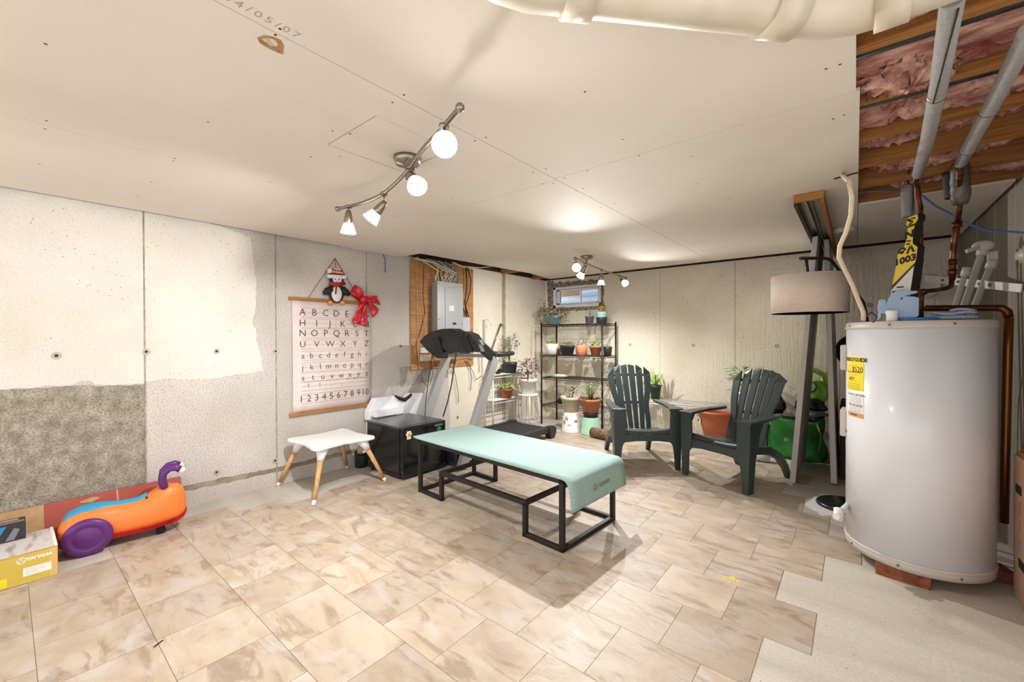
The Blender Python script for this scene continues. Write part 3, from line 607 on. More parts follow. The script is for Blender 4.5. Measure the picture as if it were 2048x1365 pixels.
# ---- white packaging behind and over the fridge
foam = mat('white_foam', srgb(236, 236, 240), .7, bump=.1, bs=50)
pk = thing('white_packaging', 'white moulded packaging with black strap standing behind the mini fridge', 'packaging', (-3.55, 2.45, 0))
p = [P(738, 842, X=-3.54), P(738, 824, X=-3.54), P(752, 797, X=-3.54), P(792, 792, X=-3.54), P(806, 802, X=-3.54), P(822, 788, X=-3.54), P(850, 786, X=-3.54), P(852, 842, X=-3.54)]
MB().prism([(q.y, q.z) for q in p[:1]]+[(q.y, q.z) for q in p[1:]], -3.62, -3.535, lambda y, z, k: (k, y, z)).build('sleeve', foam, pk, .006)
MB().bb((-3.62, p[0].y+.02, 0), (-3.54, p[-1].y-.02, p[0].z+.002)).build('lower_box', foam, pk)
q0, q1 = P(745, 838, X=-3.5), P(800, 816, X=-3.5)
MB().bb((-3.532, q0.y, .455), (-3.44, q1.y, q1.z)).build('side_tray', foam, pk, .004)
pts = [P(790, 792, X=-3.53), P(800, 798, X=-3.525), P(810, 800, X=-3.525), P(818, 794, X=-3.53), P(823, 789, X=-3.535)]
MB().tube(pts, [.008, .018, .02, .016, .012], 8).build('strap', mat('black_fabric', srgb(24, 24, 26), .8), pk)
# ---- green bin left of the fridge
gb = thing('green_bin', 'dark green plastic tub with torn cardboard left of the mini fridge', 'tub', (-3.54, 2.11, 0))
MB().lathe([(.06, 0), (.065, .13), (.07, .14), (.066, .14), (.058, .01)], (-3.555, 2.11, 0), 20, sy=.9).build('tub', mat('dark_green_plastic', srgb(26, 52, 44), .4), gb)
MB().box((-3.54, 2.11, .17), (.012, .085, .16), Matrix.Rotation(.18, 3, 'Y')).build('cardboard_scrap', mat('kraft', srgb(190, 154, 112), .85, col2=srgb(172, 136, 94), ns=14), gb)
MB().box((-3.51, 2.125, .13), (.008, .05, .05), Matrix.Rotation(-.2, 3, 'Y')).build('paper_scrap', paper, gb)
# ================================================================== white play table
kt = thing('kids_table', 'white wavy-edged kids table with splayed beech legs by the alphabet chart', 'table', (-3.31, 1.69, 0))
def kouter(n=72):
    out = []
    for i in range(n):
        a = 2*math.pi*i/n; c_, s_ = math.cos(a), math.sin(a); e = .30
        x = math.copysign(abs(c_)**e, c_)*.27; y = math.copysign(abs(s_)**e, s_)*.27
        x, y = x*(1-.20*(1-(y/.27)**2)**2), y*(1-.16*(1-(x/.27)**2)**2); out.append((x-3.30, y+1.695))
    return out
wt_ = mat('white_satin', srgb(240, 240, 240), .35)
MB().prism(kouter(), .362, .388, lambda x, y, k: (x, y, k)).build('table_top', wt_, kt, .009, 3)
for tx, ty, fx, fy in ((-3.48, 1.53, -3.61, 1.40), (-3.12, 1.53, -2.985, 1.395), (-3.48, 1.86, -3.61, 2.0), (-3.12, 1.86, -3.03, 2.02)):
    a, b_ = Vector((tx, ty, .365)), Vector((fx, fy, 0)); d = b_-a
    l = MB().tube([a+d*.22, a+d*.93], [.02, .014], 14).build('leg', beech, kt)
    MB().tube([a-d*.01, a+d*.12, a+d*.24], [.055, .034, .023], 14).build('leg_socket', white, l); MB().tube([a+d*.91, b_+Vector((0, 0, .002))], [.0155, .0135], 12).build('foot_cap', white, l)

# ================================================================== ride-on toy
def toy():
    t = thing('ride_on_toy', 'orange snail-shaped ride-on toy with purple wheels and blue seat', 'ride-on toy', (0, 0, 0))
    orange = mat('orange_plastic', srgb(244, 128, 58), .4); red = mat('red_plastic', srgb(196, 28, 40), .4); purple = mat('purple_plastic', srgb(92, 36, 112), .38); blue = mat('blue_plastic', srgb(52, 152, 190), .4)
    # stations: y, half width, bottom, top
    st = [(0, .045, .10, .15), (.012, .075, .07, .185), (.04, .095, .06, .215), (.09, .105, .055, .235), (.16, .10, .055, .235), (.24, .092, .055, .222), (.31, .09, .055, .222), (.36, .092, .055, .245), (.41, .092, .06, .275), (.45, .085, .065, .285), (.49, .07, .07, .275), (.515, .05, .085, .25), (.53, .02, .11, .20)]
    def body(u, v):
        k = v*(len(st)-1); i = min(int(k), len(st)-2); s = k-i; y, w_, b0, t0 = [a*(1-s)+b_*s for a, b_ in zip(st[i], st[i+1])]
        a = 2*math.pi*u; e = .62; c_, s_ = math.cos(a), math.sin(a)
        return (math.copysign(abs(c_)**e, c_)*w_*(1-.18*max(0, s_)), y, (b0+t0)/2+math.copysign(abs(s_)**e, s_)*(t0-b0)/2)
    MB().surf(body, 28, 36, cu=True).build('shell', orange, t)
    def under(u, v):
        x, y, z = body(u, v); k = .93+.05*math.sin(math.pi*v); return (x*1.03, (y-.265)*1.012+.265, min(z, .09+.045*max(0, (v-.78)/.22)+.05*max(0, (.18-v)/.18))-.02)
    MB().surf(under, 28, 36, cu=True).build('underside', red, t)
    def seatf(u, v):
        y = .012+.34*v; k = max(0, min(1, y/.53)); zt_ = None
        for (ya, *_a), (yb_, *_b) in zip(st, st[1:]):
            if ya <= y <= yb_: s = (y-ya)/(yb_-ya); zt_ = _a[2]*(1-s)+_b[2]*s
        w_ = .06*(.6+.4*math.sin(math.pi*min(1, v*1.4+.15)))
        return ((u-.5)*2*w_, y, zt_+.006-.018*(2*u-1)**2-(.03 if v == 0 else 0))
    MB().surf(seatf, 8, 20).build('seat', blue, t, solid=.012)
    MB().bb((-.055, .345, .22), (.055, .355, .238)).build('seat_gap', dark, t)
    for s in (-1, 1):
        w_ = MB().lathe([(0, .0), (.092, 0), (.098, .006), (.098, .024), (.088, .032), (.064, .034), (.058, .030), (.052, .033), (0, .036)], (s*.092, .115, .098), 36, zto((s, 0, 0))).build('wheel', purple, t)
        MB().lathe([(.022, 0), (.022, .02), (.0, .022)], (s*.03, .41, .022), 20, zto((s, 0, 0))).build('front_wheel', dark, t)
        pts = [(s*.035, .43, .26), (s*.042, .42, .31), (s*.05, .425, .355), (s*.056, .45, .382), (s*.06, .48, .385), (s*.062, .50, .372)]
        hd = MB().tube(pts, [.022, .019, .017, .017, .019, .02], 12).build('handle', purple, t)
        MB().sph((s*.0625, .508, .366), (.018, .018, .018), 12, 8).build('handle_tip', white, hd)
    return t
ty = toy(); ty.location = (-3.395, .185, 0); ty.rotation_euler.z = R(-9); ty.scale = (1, 1.05, 1.03)

# ================================================================== boxes by the left wall
kraft = MATS['kraft']
ye = mat('yellow_print', srgb(214, 190, 80), .55, col2=srgb(206, 178, 76), ns=3); wp = mat('white_print', srgb(244, 242, 232), .6)
yb_ = thing('keyboard_carton', 'yellow carton printed YAMAHA lying by the left wall', 'box', (-3.28, -.2, 0))
BX0, BX1, BY0, BY1, BH = -3.455, -3.13, -.75, .168, .15
MB().bb((BX0, BY0, 0), (BX1, BY1, BH)).build('carton', kraft, yb_, .004)
MB().bb((BX1, BY0, .004), (BX1+.001, BY1-.03, BH-.006)).build('front_print', ye, yb_)
MB().bb((BX1, BY1-.03, .004), (BX1+.001, BY1-.002, BH-.006)).build('side_print', mat('amber_print', srgb(222, 182, 104), .6), yb_)
MB().bb((BX0+.01, BY0, BH), (BX1-.004, BY1-.012, BH+.001)).build('top_print', mat('photo_print', srgb(214, 208, 204), .45, col2=srgb(160, 146, 140), ns=7, stretch=(1, 4, 1), detail=4, lo=.52, hi=.7), yb_)
MB().bb((BX0, BY1-.012, BH), (BX1, BY1, BH+.0015)).build('edge_wear', wp, yb_)
fx = BX1+.0014
q = P(79, 1113, X=fx); text('YAMAHA', .0205, q, (0, 1, 0), (0, 0, 1), wp, yb_, 'brand_lettering', off=.001)
q2 = P(43, 1123, X=fx); m = MB()
m.surf(lambda u, v: (fx+.0006, q2.y+(.013+.003*v)*math.cos(2*math.pi*u), q2.z+(.013+.003*v)*math.sin(2*math.pi*u)), 24, 1, cu=True)
for k in range(3):
    a = math.pi/2+k*2*math.pi/3; r_ = Vector((0, math.cos(a), math.sin(a))); n_ = Vector((0, -math.sin(a), math.cos(a))); c = Vector((fx+.0007, q2.y, q2.z))
    m.add([c-n_*.0012, c+n_*.0012, c+r_*.012+n_*.0012, c+r_*.012-n_*.0012], [(0, 1, 2, 3)])
    for e in (-.004, .004): m.add([c+n_*(e-.001)+r_*.005, c+n_*(e+.001)+r_*.005, c+n_*(e+.001)+r_*.011, c+n_*(e-.001)+r_*.011], [(0, 1, 2, 3)])
m.build('emblem', wp, yb_)
a, b_ = P(46, 1142, X=fx), P(103, 1133, X=fx)
MB().bb((fx-.0004, a.y, .038), (fx+.0004, b_.y, .078)).build('paper_label', wp, yb_)
m = MB()
for k in range(5): m.bb((fx+.0004, a.y+.006, .044+k*.007), (fx+.0007, a.y+.006+(.06, .05, .075, .07, .1)[k]*.9, .0452+k*.007))
m.build('label_lines', mat('print_grey', srgb(150, 140, 150), .7), yb_)
MB().bb((fx-.0004, BY0, .012), (fx+.0003, P(14, 1160, X=fx).y, .052)).build('yellow_patch', mat('bright_yellow', srgb(246, 216, 30), .5), yb_)
bk = thing('photo_carton', 'small dark carton with blue and brown artwork on the yellow carton', 'box', (-3.4, -.1, BH))
ez = P(52, 1077, Z=BH+.001); dkc = mat('dark_carton', srgb(44, 40, 44), .5)
MB().bb((-3.45, -.4, BH+.0015), (ez.x, ez.y, BH+.095)).build('carton', dkc, bk, .002)
art = [((0, .0), (.05, .0), (.09, .075), (.03, .075), srgb(30, 110, 170)), ((.065, 0), (.085, 0), (.125, .075), (.105, .075), srgb(40, 130, 190)), ((.12, .0), (.15, .0), (.17, .05), (.15, .06), srgb(120, 120, 128)), ((-.09, 0), (-.03, 0), (.01, .07), (-.06, .07), srgb(24, 84, 140)), ((-.16, .01), (-.1, .0), (-.07, .07), (-.14, .08), srgb(90, 66, 50))]
for i, (*pl, cc) in enumerate(art):
    MB().prism([(min(ez.y-.003, ez.y-.19+u), BH+.008+v) for u, v in pl], 0, .0008+.0001*i, lambda y, z, k: (ez.x+k, y, z)).build('artwork', mat('art_%d' % i, cc, .45), bk)
for i, (x0, x1, y0, y1, cc) in enumerate(((0, .03, -.2, 0, srgb(150, 120, 96)), (.03, .05, -.3, 0, srgb(70, 70, 110)), (.05, .08, -.25, -.02, srgb(176, 166, 150)))):
    MB().bb((ez.x-.004-x1*.8, ez.y+y0, BH+.095), (ez.x-.004-x0*.8, ez.y+y1-.004, BH+.0958)).build('artwork', mat('arttop_%d' % i, cc, .5), bk)
cb = thing('flat_cardboard', 'long flattened carton with red-brown print leaning on the left wall', 'cardboard', (-3.56, .2, 0))
def lean(y, z, k): s = z/.245; return (-3.505-.11*s+k, y, z)
redc = mat('red_brown_print', srgb(172, 82, 70), .75, col2=srgb(158, 72, 60), ns=5)
MB().prism([(-.75, .004), (.14, .004), (.14, .243), (-.75, .243)], 0, .006, lean).build('plain_end', kraft, cb)
MB().prism([(.14, .004), (.448, .004), (.448, .243), (.14, .243)], 0, .0065, lean).build('printed_panel', redc, cb)
MB().prism([(.452, .004), (.772, .004), (.772, .243), (.452, .243)], 0, .0065, lean).build('printed_panel', redc, cb)
MB().prism([(.446, .10), (.454, .10), (.454, .243), (.446, .243)], .0065, .0075, lean).build('fold_crease', mat('crease_pink', srgb(206, 150, 136), .8), cb)
random.seed(5)
for y, z, w_, h_ in ((.33, .215, .05, .016), (.52, .155, .07, .03), (.25, .08, .06, .03)):
    MB().prism([(y+w_*math.cos(a*.7)*random.uniform(.5, 1), z+h_*math.sin(a*.7)*random.uniform(.5, 1)) for a in range(9)], .0066, .0076, lean).build('torn_spot', kraft, cb)
# ================================================================== alphabet chart, penguin, bow
chs = thing('alphabet_chart', 'rolled alphabet chart hanging by a string on the left wall', 'wall chart', (XL, 1.9, .55))
sheetm = mat('chart_canvas', srgb(222, 208, 202), .85, col2=srgb(214, 199, 192), ns=5, bump=.05, bs=200)
MB().surf(lambda u, v: (XL+.012+.004*math.sin(v*math.pi), 1.532+.735*u, .565+.955*v), 8, 12).build('canvas', sheetm, chs, solid=.001)
for z in (1.53, .557): MB().bb((XL+.006, 1.505, z-.014), (XL+.026, 2.288, z+.014)).build('rod', oakrod, chs, .004)
nail = P(670, 517, X=XL+.01)
MB().tube([(XL+.014, 1.666, 1.545), (nail.x, nail.y, nail.z)], .003, 6).build('string', mat('jute', srgb(150, 104, 62), .9), chs)
MB().tube([(nail.x, nail.y, nail.z), (XL+.014, 2.16, 1.545)], .003, 6).build('string', MATS['jute'], chs)
rows = [('ABCDEFG', (650, 627), .082), ('HIJKLM', (650, 648), .082), ('NOPQRST', (655, 667.5), .082), ('UVWXYZ', (655, 689), .078), ('abcdefghi', (655, 711), .072), ('jklmnopqr', (655, 733), .072), ('stuvwxyz', (655, 753), .072), ('?!.,', (640, 771), .06), (['1', '2', '3', '4', '5', '6', '7', '8', '9', '10'], (660, 793), .082)]
lx = XL+.0185; rule = mat('rule_ink', srgb(168, 152, 148), .8)
for letters, q, sz in rows:
    z = P(*q, X=lx).z; n = len(letters); y0, y1 = (1.615, 2.215) if n != 4 else (1.66, 1.96)
    if n == 10: y0, y1 = 1.60, 2.195
    f = lambda u, v: Vector((lx+.0006*0, u, v))
    its = [(c, y0+(y1-y0)*i/(n-1), z) for i, c in enumerate(letters)]
    if n == 4: its += [('"', 2.02, z+.02), ('"', 2.09, z+.02), ("'", 2.16, z+.02)]
    for it in its: text_mesh([it], sz, f, ink, chs, 'letter', off=-.0006)
    m = MB()
    for dz in (-.038, .0, .04): m.bb((lx-.001, 1.60, z+dz-.0008), (lx-.0002, 2.22, z+dz+.0008))
    m.build('ruling', rule, chs)
# ---- penguin
pg = thing('penguin_ornament', 'tinsel penguin decoration in a red hat hanging over the alphabet chart', 'ornament', P(672, 608, X=XL+.03))
pb = mat('black_tinsel', srgb(26, 26, 30), .5, bump=.9, bs=160); pw = mat('white_tinsel', srgb(226, 228, 228), .6, bump=.8, bs=160); pr = mat('red_tinsel', srgb(170, 22, 36), .5, bump=.8, bs=160); po = mat('orange_tinsel', srgb(242, 140, 40), .6, bump=.6, bs=160)
def PQ(x, y, dx=0): return P(x, y, X=XL+.05+dx)
def blob(cx, cy, rx, ry, dx, th, m_, name):
    c = PQ(cx, cy, dx); e = PQ(cx+rx, cy, dx); g = PQ(cx, cy+ry, dx)
    return MB().sph(c, (th, abs(e.y-c.y), abs(g.z-c.z)), 20, 12).build(name, m_, pg)
blob(673, 585, 15.5, 21, 0, .02, pb, 'body'); blob(673, 559, 14.5, 11, 0, .02, pb, 'head'); blob(673.5, 588, 10.5, 16, .012, .014, pw, 'belly'); blob(674.5, 559.5, 9.5, 8, .012, .014, pw, 'face')
for a, b_ in (((662, 578), (647, 587)), ((684, 578), (699, 590))): MB().tube([PQ(*a), PQ((a[0]+b_[0])/2, (a[1]+b_[1])/2+1), PQ(*b_)], [.03, .034, .015], 10).build('wing', pb, pg)
for x in (661, 685): blob(x, 605.5, 5, 4, .012, .014, po, 'foot')
MB().prism([(PQ(x, y).y, PQ(x, y).z) for x, y in ((656, 549), (660, 539), (672, 537.5), (681, 541), (686, 551))], -.012, .016, lambda y, z, k: (XL+.06+k, y, z)).build('hat', pr, pg, .006)
MB().prism([(PQ(x, y).y, PQ(x, y).z) for x, y in ((653, 557), (653, 549.5), (690, 552), (689, 559))], -.012, .022, lambda y, z, k: (XL+.06+k, y, z)).build('hat_brim', pw, pg, .006)
MB().prism([(PQ(x, y).y, PQ(x, y).z) for x, y in ((654, 547), (654, 538), (661, 538), (661, 547))], -.01, .02, lambda y, z, k: (XL+.06+k, y, z)).build('hat_pompom', pw, pg, .006)
MB().tube([PQ(659, 567, .014), PQ(674, 570, .022), PQ(689, 567, .014)], [.016, .02, .016], 8).build('scarf', pr, pg); MB().tube([PQ(673, 570, .024), PQ(672, 580, .028), PQ(671, 589, .026)], .007, 6).build('scarf_tail', pr, pg)
for x, y in ((670, 559), (678, 559.5)): blob(x, y, 1.3, 1.3, .024, .006, black, 'eye')
blob(673, 564, 2, 1.6, .026, .006, po, 'beak')
q = PQ(672, 542.5); text_mesh([('Merry', 0, .012), ('Christmas', 0, -.012)], .024, lambda u, v: Vector((XL+.0772, q.y+u, q.z+v)), white, pg, 'hat_lettering', off=.0006)
MB().tube([nail, PQ(671, 537)], .0025, 6).build('red_cord', pr, pg)
# ---- bow
bow = thing('red_bow', 'shiny red gift bow on the upper right corner of the alphabet chart', 'bow', P(726, 600, X=XL+.04))
foil = mat('red_foil', srgb(196, 30, 44), .28, bump=.15, bs=30)
def ribbon(pts, bulge, name='loop', dx=.05):
    a, b_, c, d = [P(x, y, X=XL+dx) for x, y in pts]
    def f(u, v): return (a*(1-u)+b_*u)*(1-v)+(d*(1-u)+c*u)*v+Vector((bulge*math.sin(math.pi*u)*(1-.4*v)+.01*math.sin(6*v+3*u), 0, 0))
    MB().surf(f, 10, 8).build(name, foil, bow, solid=.002)
ribbon([(726, 592), (710, 570), (698, 587), (723, 604)], .05); ribbon([(726, 592), (712, 572), (699, 590), (722, 605)], -.01, dx=.042)
ribbon([(729, 593), (755, 592), (760, 611), (731, 604)], .045); ribbon([(729, 594), (754, 593), (758, 610), (731, 603)], -.008, dx=.042)
ribbon([(719, 605), (731, 607), (718, 650), (703, 646)], .02, 'tail', .055); ribbon([(727, 606), (735, 612), (734, 655), (720, 650)], .018, 'tail', .045); ribbon([(734, 604), (742, 603), (757, 620), (745, 636)], .02, 'tail', .055)
MB().sph(P(727, 599, X=XL+.075), (.03, .035, .035), 12, 8).build('knot', foil, bow)

# ================================================================== plywood board and breaker panel
bd = MB().bb((XL+.0045, 2.735, .858), (XL+.02, 3.665, 2.035)).build('plywood_board', plywood); tag(bd, 'plywood backing board fixed to the left wall behind the breaker panel', 'board')
XB = XL+.0205
ep = thing('breaker_panel', 'grey steel breaker panel on the plywood board', 'breaker panel', (XB, 3.19, 1.2))
steel = mat('grey_panel_steel', srgb(176, 180, 180), .38, .35)
MB().bb((XB, 3.012, 1.16), (-3.525, 3.385, 1.812)).build('enclosure', steel, ep, .003)
MB().bb((-3.524, 3.005, 1.155), (-3.519, 3.392, 1.82)).build('cover', steel, ep, .002)
MB().bb((-3.518, 3.116, 1.2), (-3.514, 3.29, 1.762)).build('door', steel, ep, .002)
MB().bb((-3.5135, 3.17, 1.50), (-3.513, 3.245, 1.56)).build('paper_label', paper, ep); MB().bb((-3.5138, 3.225, 1.345), (-3.511, 3.275, 1.37)).build('door_latch', black, ep)
for y, z in ((3.03, 1.79), (3.37, 1.78), (3.03, 1.4), (3.37, 1.36)): MB().lathe([(.006, 0), (.005, .003), (0, .004)], (-3.519, y, z), 8, zto((1, 0, 0))).build('screw', screw, ep)
cabm = mat('cable_sheath', srgb(206, 194, 172), .6); cabg = mat('cable_grey', srgb(140, 134, 124), .6)
random.seed(21)
for i in range(13):
    y = 3.02+.027*i; ys = y+random.uniform(-.16, .08); zz = 1.995+random.uniform(-.02, .02)
    MB().tube([(-3.57+random.uniform(-.02, .03), y, 1.80), (-3.57, y+random.uniform(-.03, .03), 1.87), (-3.56+random.uniform(0, .06), y+random.uniform(-.05, .06), 1.93), (-3.57, ys, zz), (-3.58, ys-.12, 2.05)], .0075 if i < 10 else .013, 6).build('cable', cabm if i < 10 else cabg, ep)
for i in range(4): MB().tube([(-3.54, 2.72+.05*i, 2.02+.004*i), (-3.52+.02*i, 2.95, 2.01-.006*i), (-3.53, 3.15, 1.985-.01*i), (-3.555, 3.22+.03*i, 1.92), (-3.57, 3.1+.06*i, 1.81)], .0065, 6).build('cable', cabm, ep)
MB().tube([P(905, 525, X=-3.5), P(925, 533, X=-3.5), P(960, 536, X=-3.52), P(985, 533, X=-3.54)], .008, 6).build('cable', cabm, ep)
# service box and its two black leads
sb_ = thing('service_box', 'small grey cable junction box to the right of the breaker panel', 'junction box', (XB, 3.46, 1.25))
MB().bb((XB, 3.405, 1.24), (-3.55, 3.535, 1.44)).build('cover', mat('pale_box', srgb(180, 188, 196), .4), sb_, .003)
MB().bb((XB, 3.395, 1.23), (-3.565, 3.545, 1.45)).build('frame', mat('dark_steel', srgb(70, 62, 56), .5), sb_, .002)
bl = mat('brown_black_cable', srgb(50, 36, 30), .5)
MB().tube([P(933, 634, X=-3.6), P(930, 605, X=-3.58), P(933, 570, X=-3.58), P(932, 533, X=-3.58)], .007, 6).build('lead', bl, sb_)
MB().tube([P(937, 634, X=-3.6), P(931, 612, X=-3.58), P(940, 585, X=-3.58), P(942, 560, X=-3.58), P(934, 533, X=-3.58)], .007, 6).build('lead', bl, sb_)
# outlets and thin wires on the board
for a, b_, w_, lb in ((843, 696, 14, 'upper of two small white connector boxes on the plywood board'), (843, 712, 18, 'lower of two small white connector boxes on the plywood board')):
    p0, p1 = P(a, b_, X=XB+.03), P(a+w_, b_+10, X=XB+.03)
    o = MB().bb((XB, p0.y, p1.z), (XB+.03, p1.y, p0.z)).lathe([(.006, 0), (.005, .003), (0, .003)], (XB+.03, p0.y+.02, (p0.z+p1.z)/2), 8, zto((1, 0, 0))).build('connector_box', offwhite, None, .004); tag(o, lb, 'connector box', 'connector boxes on the plywood')
wr_ = thing('loose_wires', 'thin loose wires running down the left side of the plywood board', 'wires', (XB, 2.85, .6))
for pts, m_ in (([(833, 520), (834, 600), (835, 690), (838, 735), (842, 765)], cabm), ([(841, 525), (843, 600), (850, 660), (847, 700)], cabm), ([(862, 570), (860, 640), (858, 680), (866, 710), (873, 735)], mat('blue_wire', srgb(60, 90, 150), .5)), ([(848, 530), (846, 590), (850, 625), (843, 655), (832, 690), (836, 730), (843, 760), (856, 775)], mat('brown_wire', srgb(96, 60, 44), .6)), ([(856, 690), (858, 720), (866, 745), (860, 770)], dark)):
    MB().tube([P(x, y, X=XB+.006) for x, y in pts], .003, 5).build('wire', m_, wr_)
# dangling ends under the board
hw = thing('dangling_cables', 'bundle of loose cable ends hanging below the plywood board', 'cables', (XL+.03, 3.3, .6))
for pts, m_, r_ in (([(900, 730), (908, 742), (912, 760), (916, 785), (917, 806)], cabg, .004), ([(930, 722), (940, 735), (943, 760), (941, 782)], MATS['blue_wire'], .004), ([(935, 722), (946, 745), (952, 760), (963, 752)], dark, .003), ([(915, 722), (905, 745), (898, 738), (893, 728)], cabm, .005), ([(880, 738), (895, 728), (915, 720), (935, 716), (944, 720)], cabg, .005)):
    MB().tube([P(x, y, X=XL+.03) for x, y in pts], r_, 6).build('cable', m_, hw)
for x in (957, 963): MB().tube([P(x, 690, X=XL+.02), P(x+2, 745, X=XL+.02)], .004, 5).build('cable', cabg, hw)
o = MB().tube([P(766, 507, X=XL+.01), P(770, 520, X=XL+.012), P(771, 545, X=XL+.012)], .004, 6).build('wire_end', MATS['blue_wire']); tag(o, 'short blue wire end dangling from the ceiling edge above the chart', 'wire')

a = P(968, 640, X=XL+.02); b_ = P(968, 690, X=XL+.02)
o = MB().bar(a, b_, .05, .02, (0, 1, 0)).tube([a, a+Vector((.06, .02, .0)), a+Vector((.07, .06, -.08))], .006, 6).build('wall_hook', mat('hook_white', srgb(214, 210, 202), .5), None, .003); tag(o, 'white metal wall hook between the plywood board and the plants', 'hook')
o = MB().tube([P(984, 700, X=XL+.03), P(1002, 648, X=XL+.03)], .008, 8).tube([P(1002, 648, X=XL+.03), P(1006, 652, X=XL+.04)], .01, 8).build('metal_rod', chrome); tag(o, 'thin metal rod leaning on the left wall behind the treadmill handrail', 'rod')

# ================================================================== treadmill
tmg = mat('charcoal_plastic', srgb(44, 44, 46), .45); tms = mat('silver_paint', srgb(178, 178, 176), .4, .25); belt = mat('belt_rubber', srgb(38, 38, 40), .75, bump=.2, bs=200)
tm = thing('treadmill', 'treadmill with charcoal console and silver uprights against the left wall', 'treadmill', (-3.09, 3.4, 0))
MB().bb((-3.36, 2.70, .10), (-2.82, 4.12, .125)).build('belt', belt, tm, .008)
for x in (-3.39, -2.81): MB().bb((x-.033, 2.75, .07), (x+.033, 4.13, .138)).build('side_rail', tmg, tm, .01)
navy = mat('navy_plastic', srgb(26, 28, 40), .35)
MB().bb((-3.42, 2.60, .03), (-2.79, 2.92, .25)).build('motor_hood', navy, tm, .03, 3)
silver = mat('silver_plastic', srgb(176, 178, 184), .35, .3)
MB().bb((-2.792, 2.66, .165), (-2.782, 2.80, .205)).build('side_plate', silver, tm, .002); MB().bb((-2.792, 2.66, .05), (-2.772, 2.80, .10)).build('side_plate', silver, tm, .004)
MB().bb((-2.783, 2.73, .175), (-2.780, 2.78, .195)).build('switch', black, tm)
for x in (-3.385, -2.80):
    MB().prism([(4.06, .05), (4.06, .145), (4.16, .145), (4.2, .11), (4.195, .06), (4.15, 0), (4.10, 0)], x-.04, x+.04, lambda y, z, k: (k, y, z)).build('rear_foot', tmg, tm, .006)
MB().bar((-2.745, 2.62, .02), (-2.745, 3.07, 1.0), .095, .055, (1, 0, 0)).build('upright', tms, tm, .006)
MB().bar((-3.44, 2.62, .02), (-3.44, 3.07, 1.0), .095, .055, (1, 0, 0)).build('upright', tms, tm, .006)
CY = 2.80
ol = [(848, 684), (856, 673), (868, 664), (885, 658.5), (905, 657.5), (917, 663), (930, 663), (946, 669), (955, 680), (960, 692), (955, 705), (908, 706), (898, 702), (890, 697), (883, 704), (880, 718), (874, 716), (862, 700)]
po_ = [P(x, y, Y=CY) for x, y in ol]
MB().prism([(p.x, p.z) for p in po_][::-1], CY-.02, CY+.12, lambda x, z, k: (x, k-.05*math.sin(max(0, min(1, (z-1.0)/.3))*math.pi), z)).build('console', tmg, tm, .012, 3)
for pts in ([(866, 678), (880, 674), (889, 705), (876, 706)], [(918, 668), (934, 668), (950, 705), (933, 705)], [(950, 676), (960, 690), (966, 704), (953, 704)]):
    pp = [P(x, y, Y=CY-.05) for x, y in pts]; MB().prism([(p.x, p.z) for p in pp][::-1], CY-.075, CY-.02, lambda x, z, k: (x, k, z)).build('console_recess_shade', mat('console_shadow', srgb(30, 30, 33), .5), tm, .004)  # darker plates paint in the shade of the console's recesses
pa_, pb_, pc_ = P(945, 674, Y=CY+.05), P(966, 697, X=-2.77), P(987, 716, X=-2.745)
MB().bar(pa_, pb_, .05, .09, (0, 0, 1)).build('console_arm', tmg, tm, .012); MB().bar(pb_+(pa_-pb_)*.1, pc_+(pc_-pb_)*.1, .055, .10, (0, 0, 1)).build('console_arm', tmg, tm, .012)
pa_, pc_ = P(868, 690, Y=CY+.05), Vector((-3.44, 3.07, 1.01)); MB().bar(pa_, pc_, .05, .08, (0, 0, 1)).build('console_arm', tmg, tm, .012)
a, b_ = P(892, 711, Y=3.05), P(985, 712, Y=3.05)
MB().bar(a, b_, .04, .035).build('cross_bar', tms, tm, .004)
h0, h1 = P(985, 708, X=-2.745), P(1026, 707, X=-2.745)
MB().tube([h0, h0.lerp(h1, .3)+Vector((0, 0, -.01)), h1], [.03, .026, .022], 10).build('handrail', black, tm)
h0 = Vector((-3.44, 3.07, 1.01)); h1 = Vector((-3.44, 3.4, 1.03))
MB().tube([h0, h1], [.03, .022], 10).build('handrail', black, tm)
cord = [P(921, 661, Y=CY-.1), P(918, 680, Y=CY-.12), P(910, 720, Y=CY-.14), P(903, 770, Y=CY-.14), P(895, 805, Y=CY-.16), P(886, 834, Y=CY-.2)]
o = MB().tube(cord, .006, 6).build('power_cord', black, tm)
MB().tube([P(866, 705, Y=CY-.05), P(857, 760, Y=CY-.05), P(852, 800, Y=CY-.1), P(850, 832, Y=CY-.2)], .004, 6).build('power_cord', black, tm)
# ================================================================== plants and pots
terra = mat('terracotta', srgb(186, 118, 80), .8, col2=srgb(168, 100, 64), ns=12, bump=.1, bs=60); terra2 = mat('clay_plastic', srgb(206, 134, 98), .6); soil = mat('soil', srgb(52, 38, 28), .95, bump=.8, bs=90)
slate = mat('slate_blue_plastic', srgb(118, 146, 158), .5); greyp = mat('grey_pot', srgb(92, 94, 106), .5); teal = mat('teal_pot', srgb(150, 192, 190), .45); darkp = mat('dark_slate_pot', srgb(54, 64, 74), .5); blackp = mat('black_pot', srgb(38, 38, 42), .5)
creamp = mat('cream_glaze', srgb(208, 198, 176), .4, col2=srgb(186, 172, 146), ns=4, stretch=(1, 1, 6)); whitep = mat('white_glaze', srgb(232, 230, 224), .4); greenp = mat('sage_plastic', srgb(156, 194, 168), .5)
def leafmat(n, a, b_): return mat(n, srgb(*a), .55, col2=srgb(*b_), ns=35, lo=.4, hi=.6)
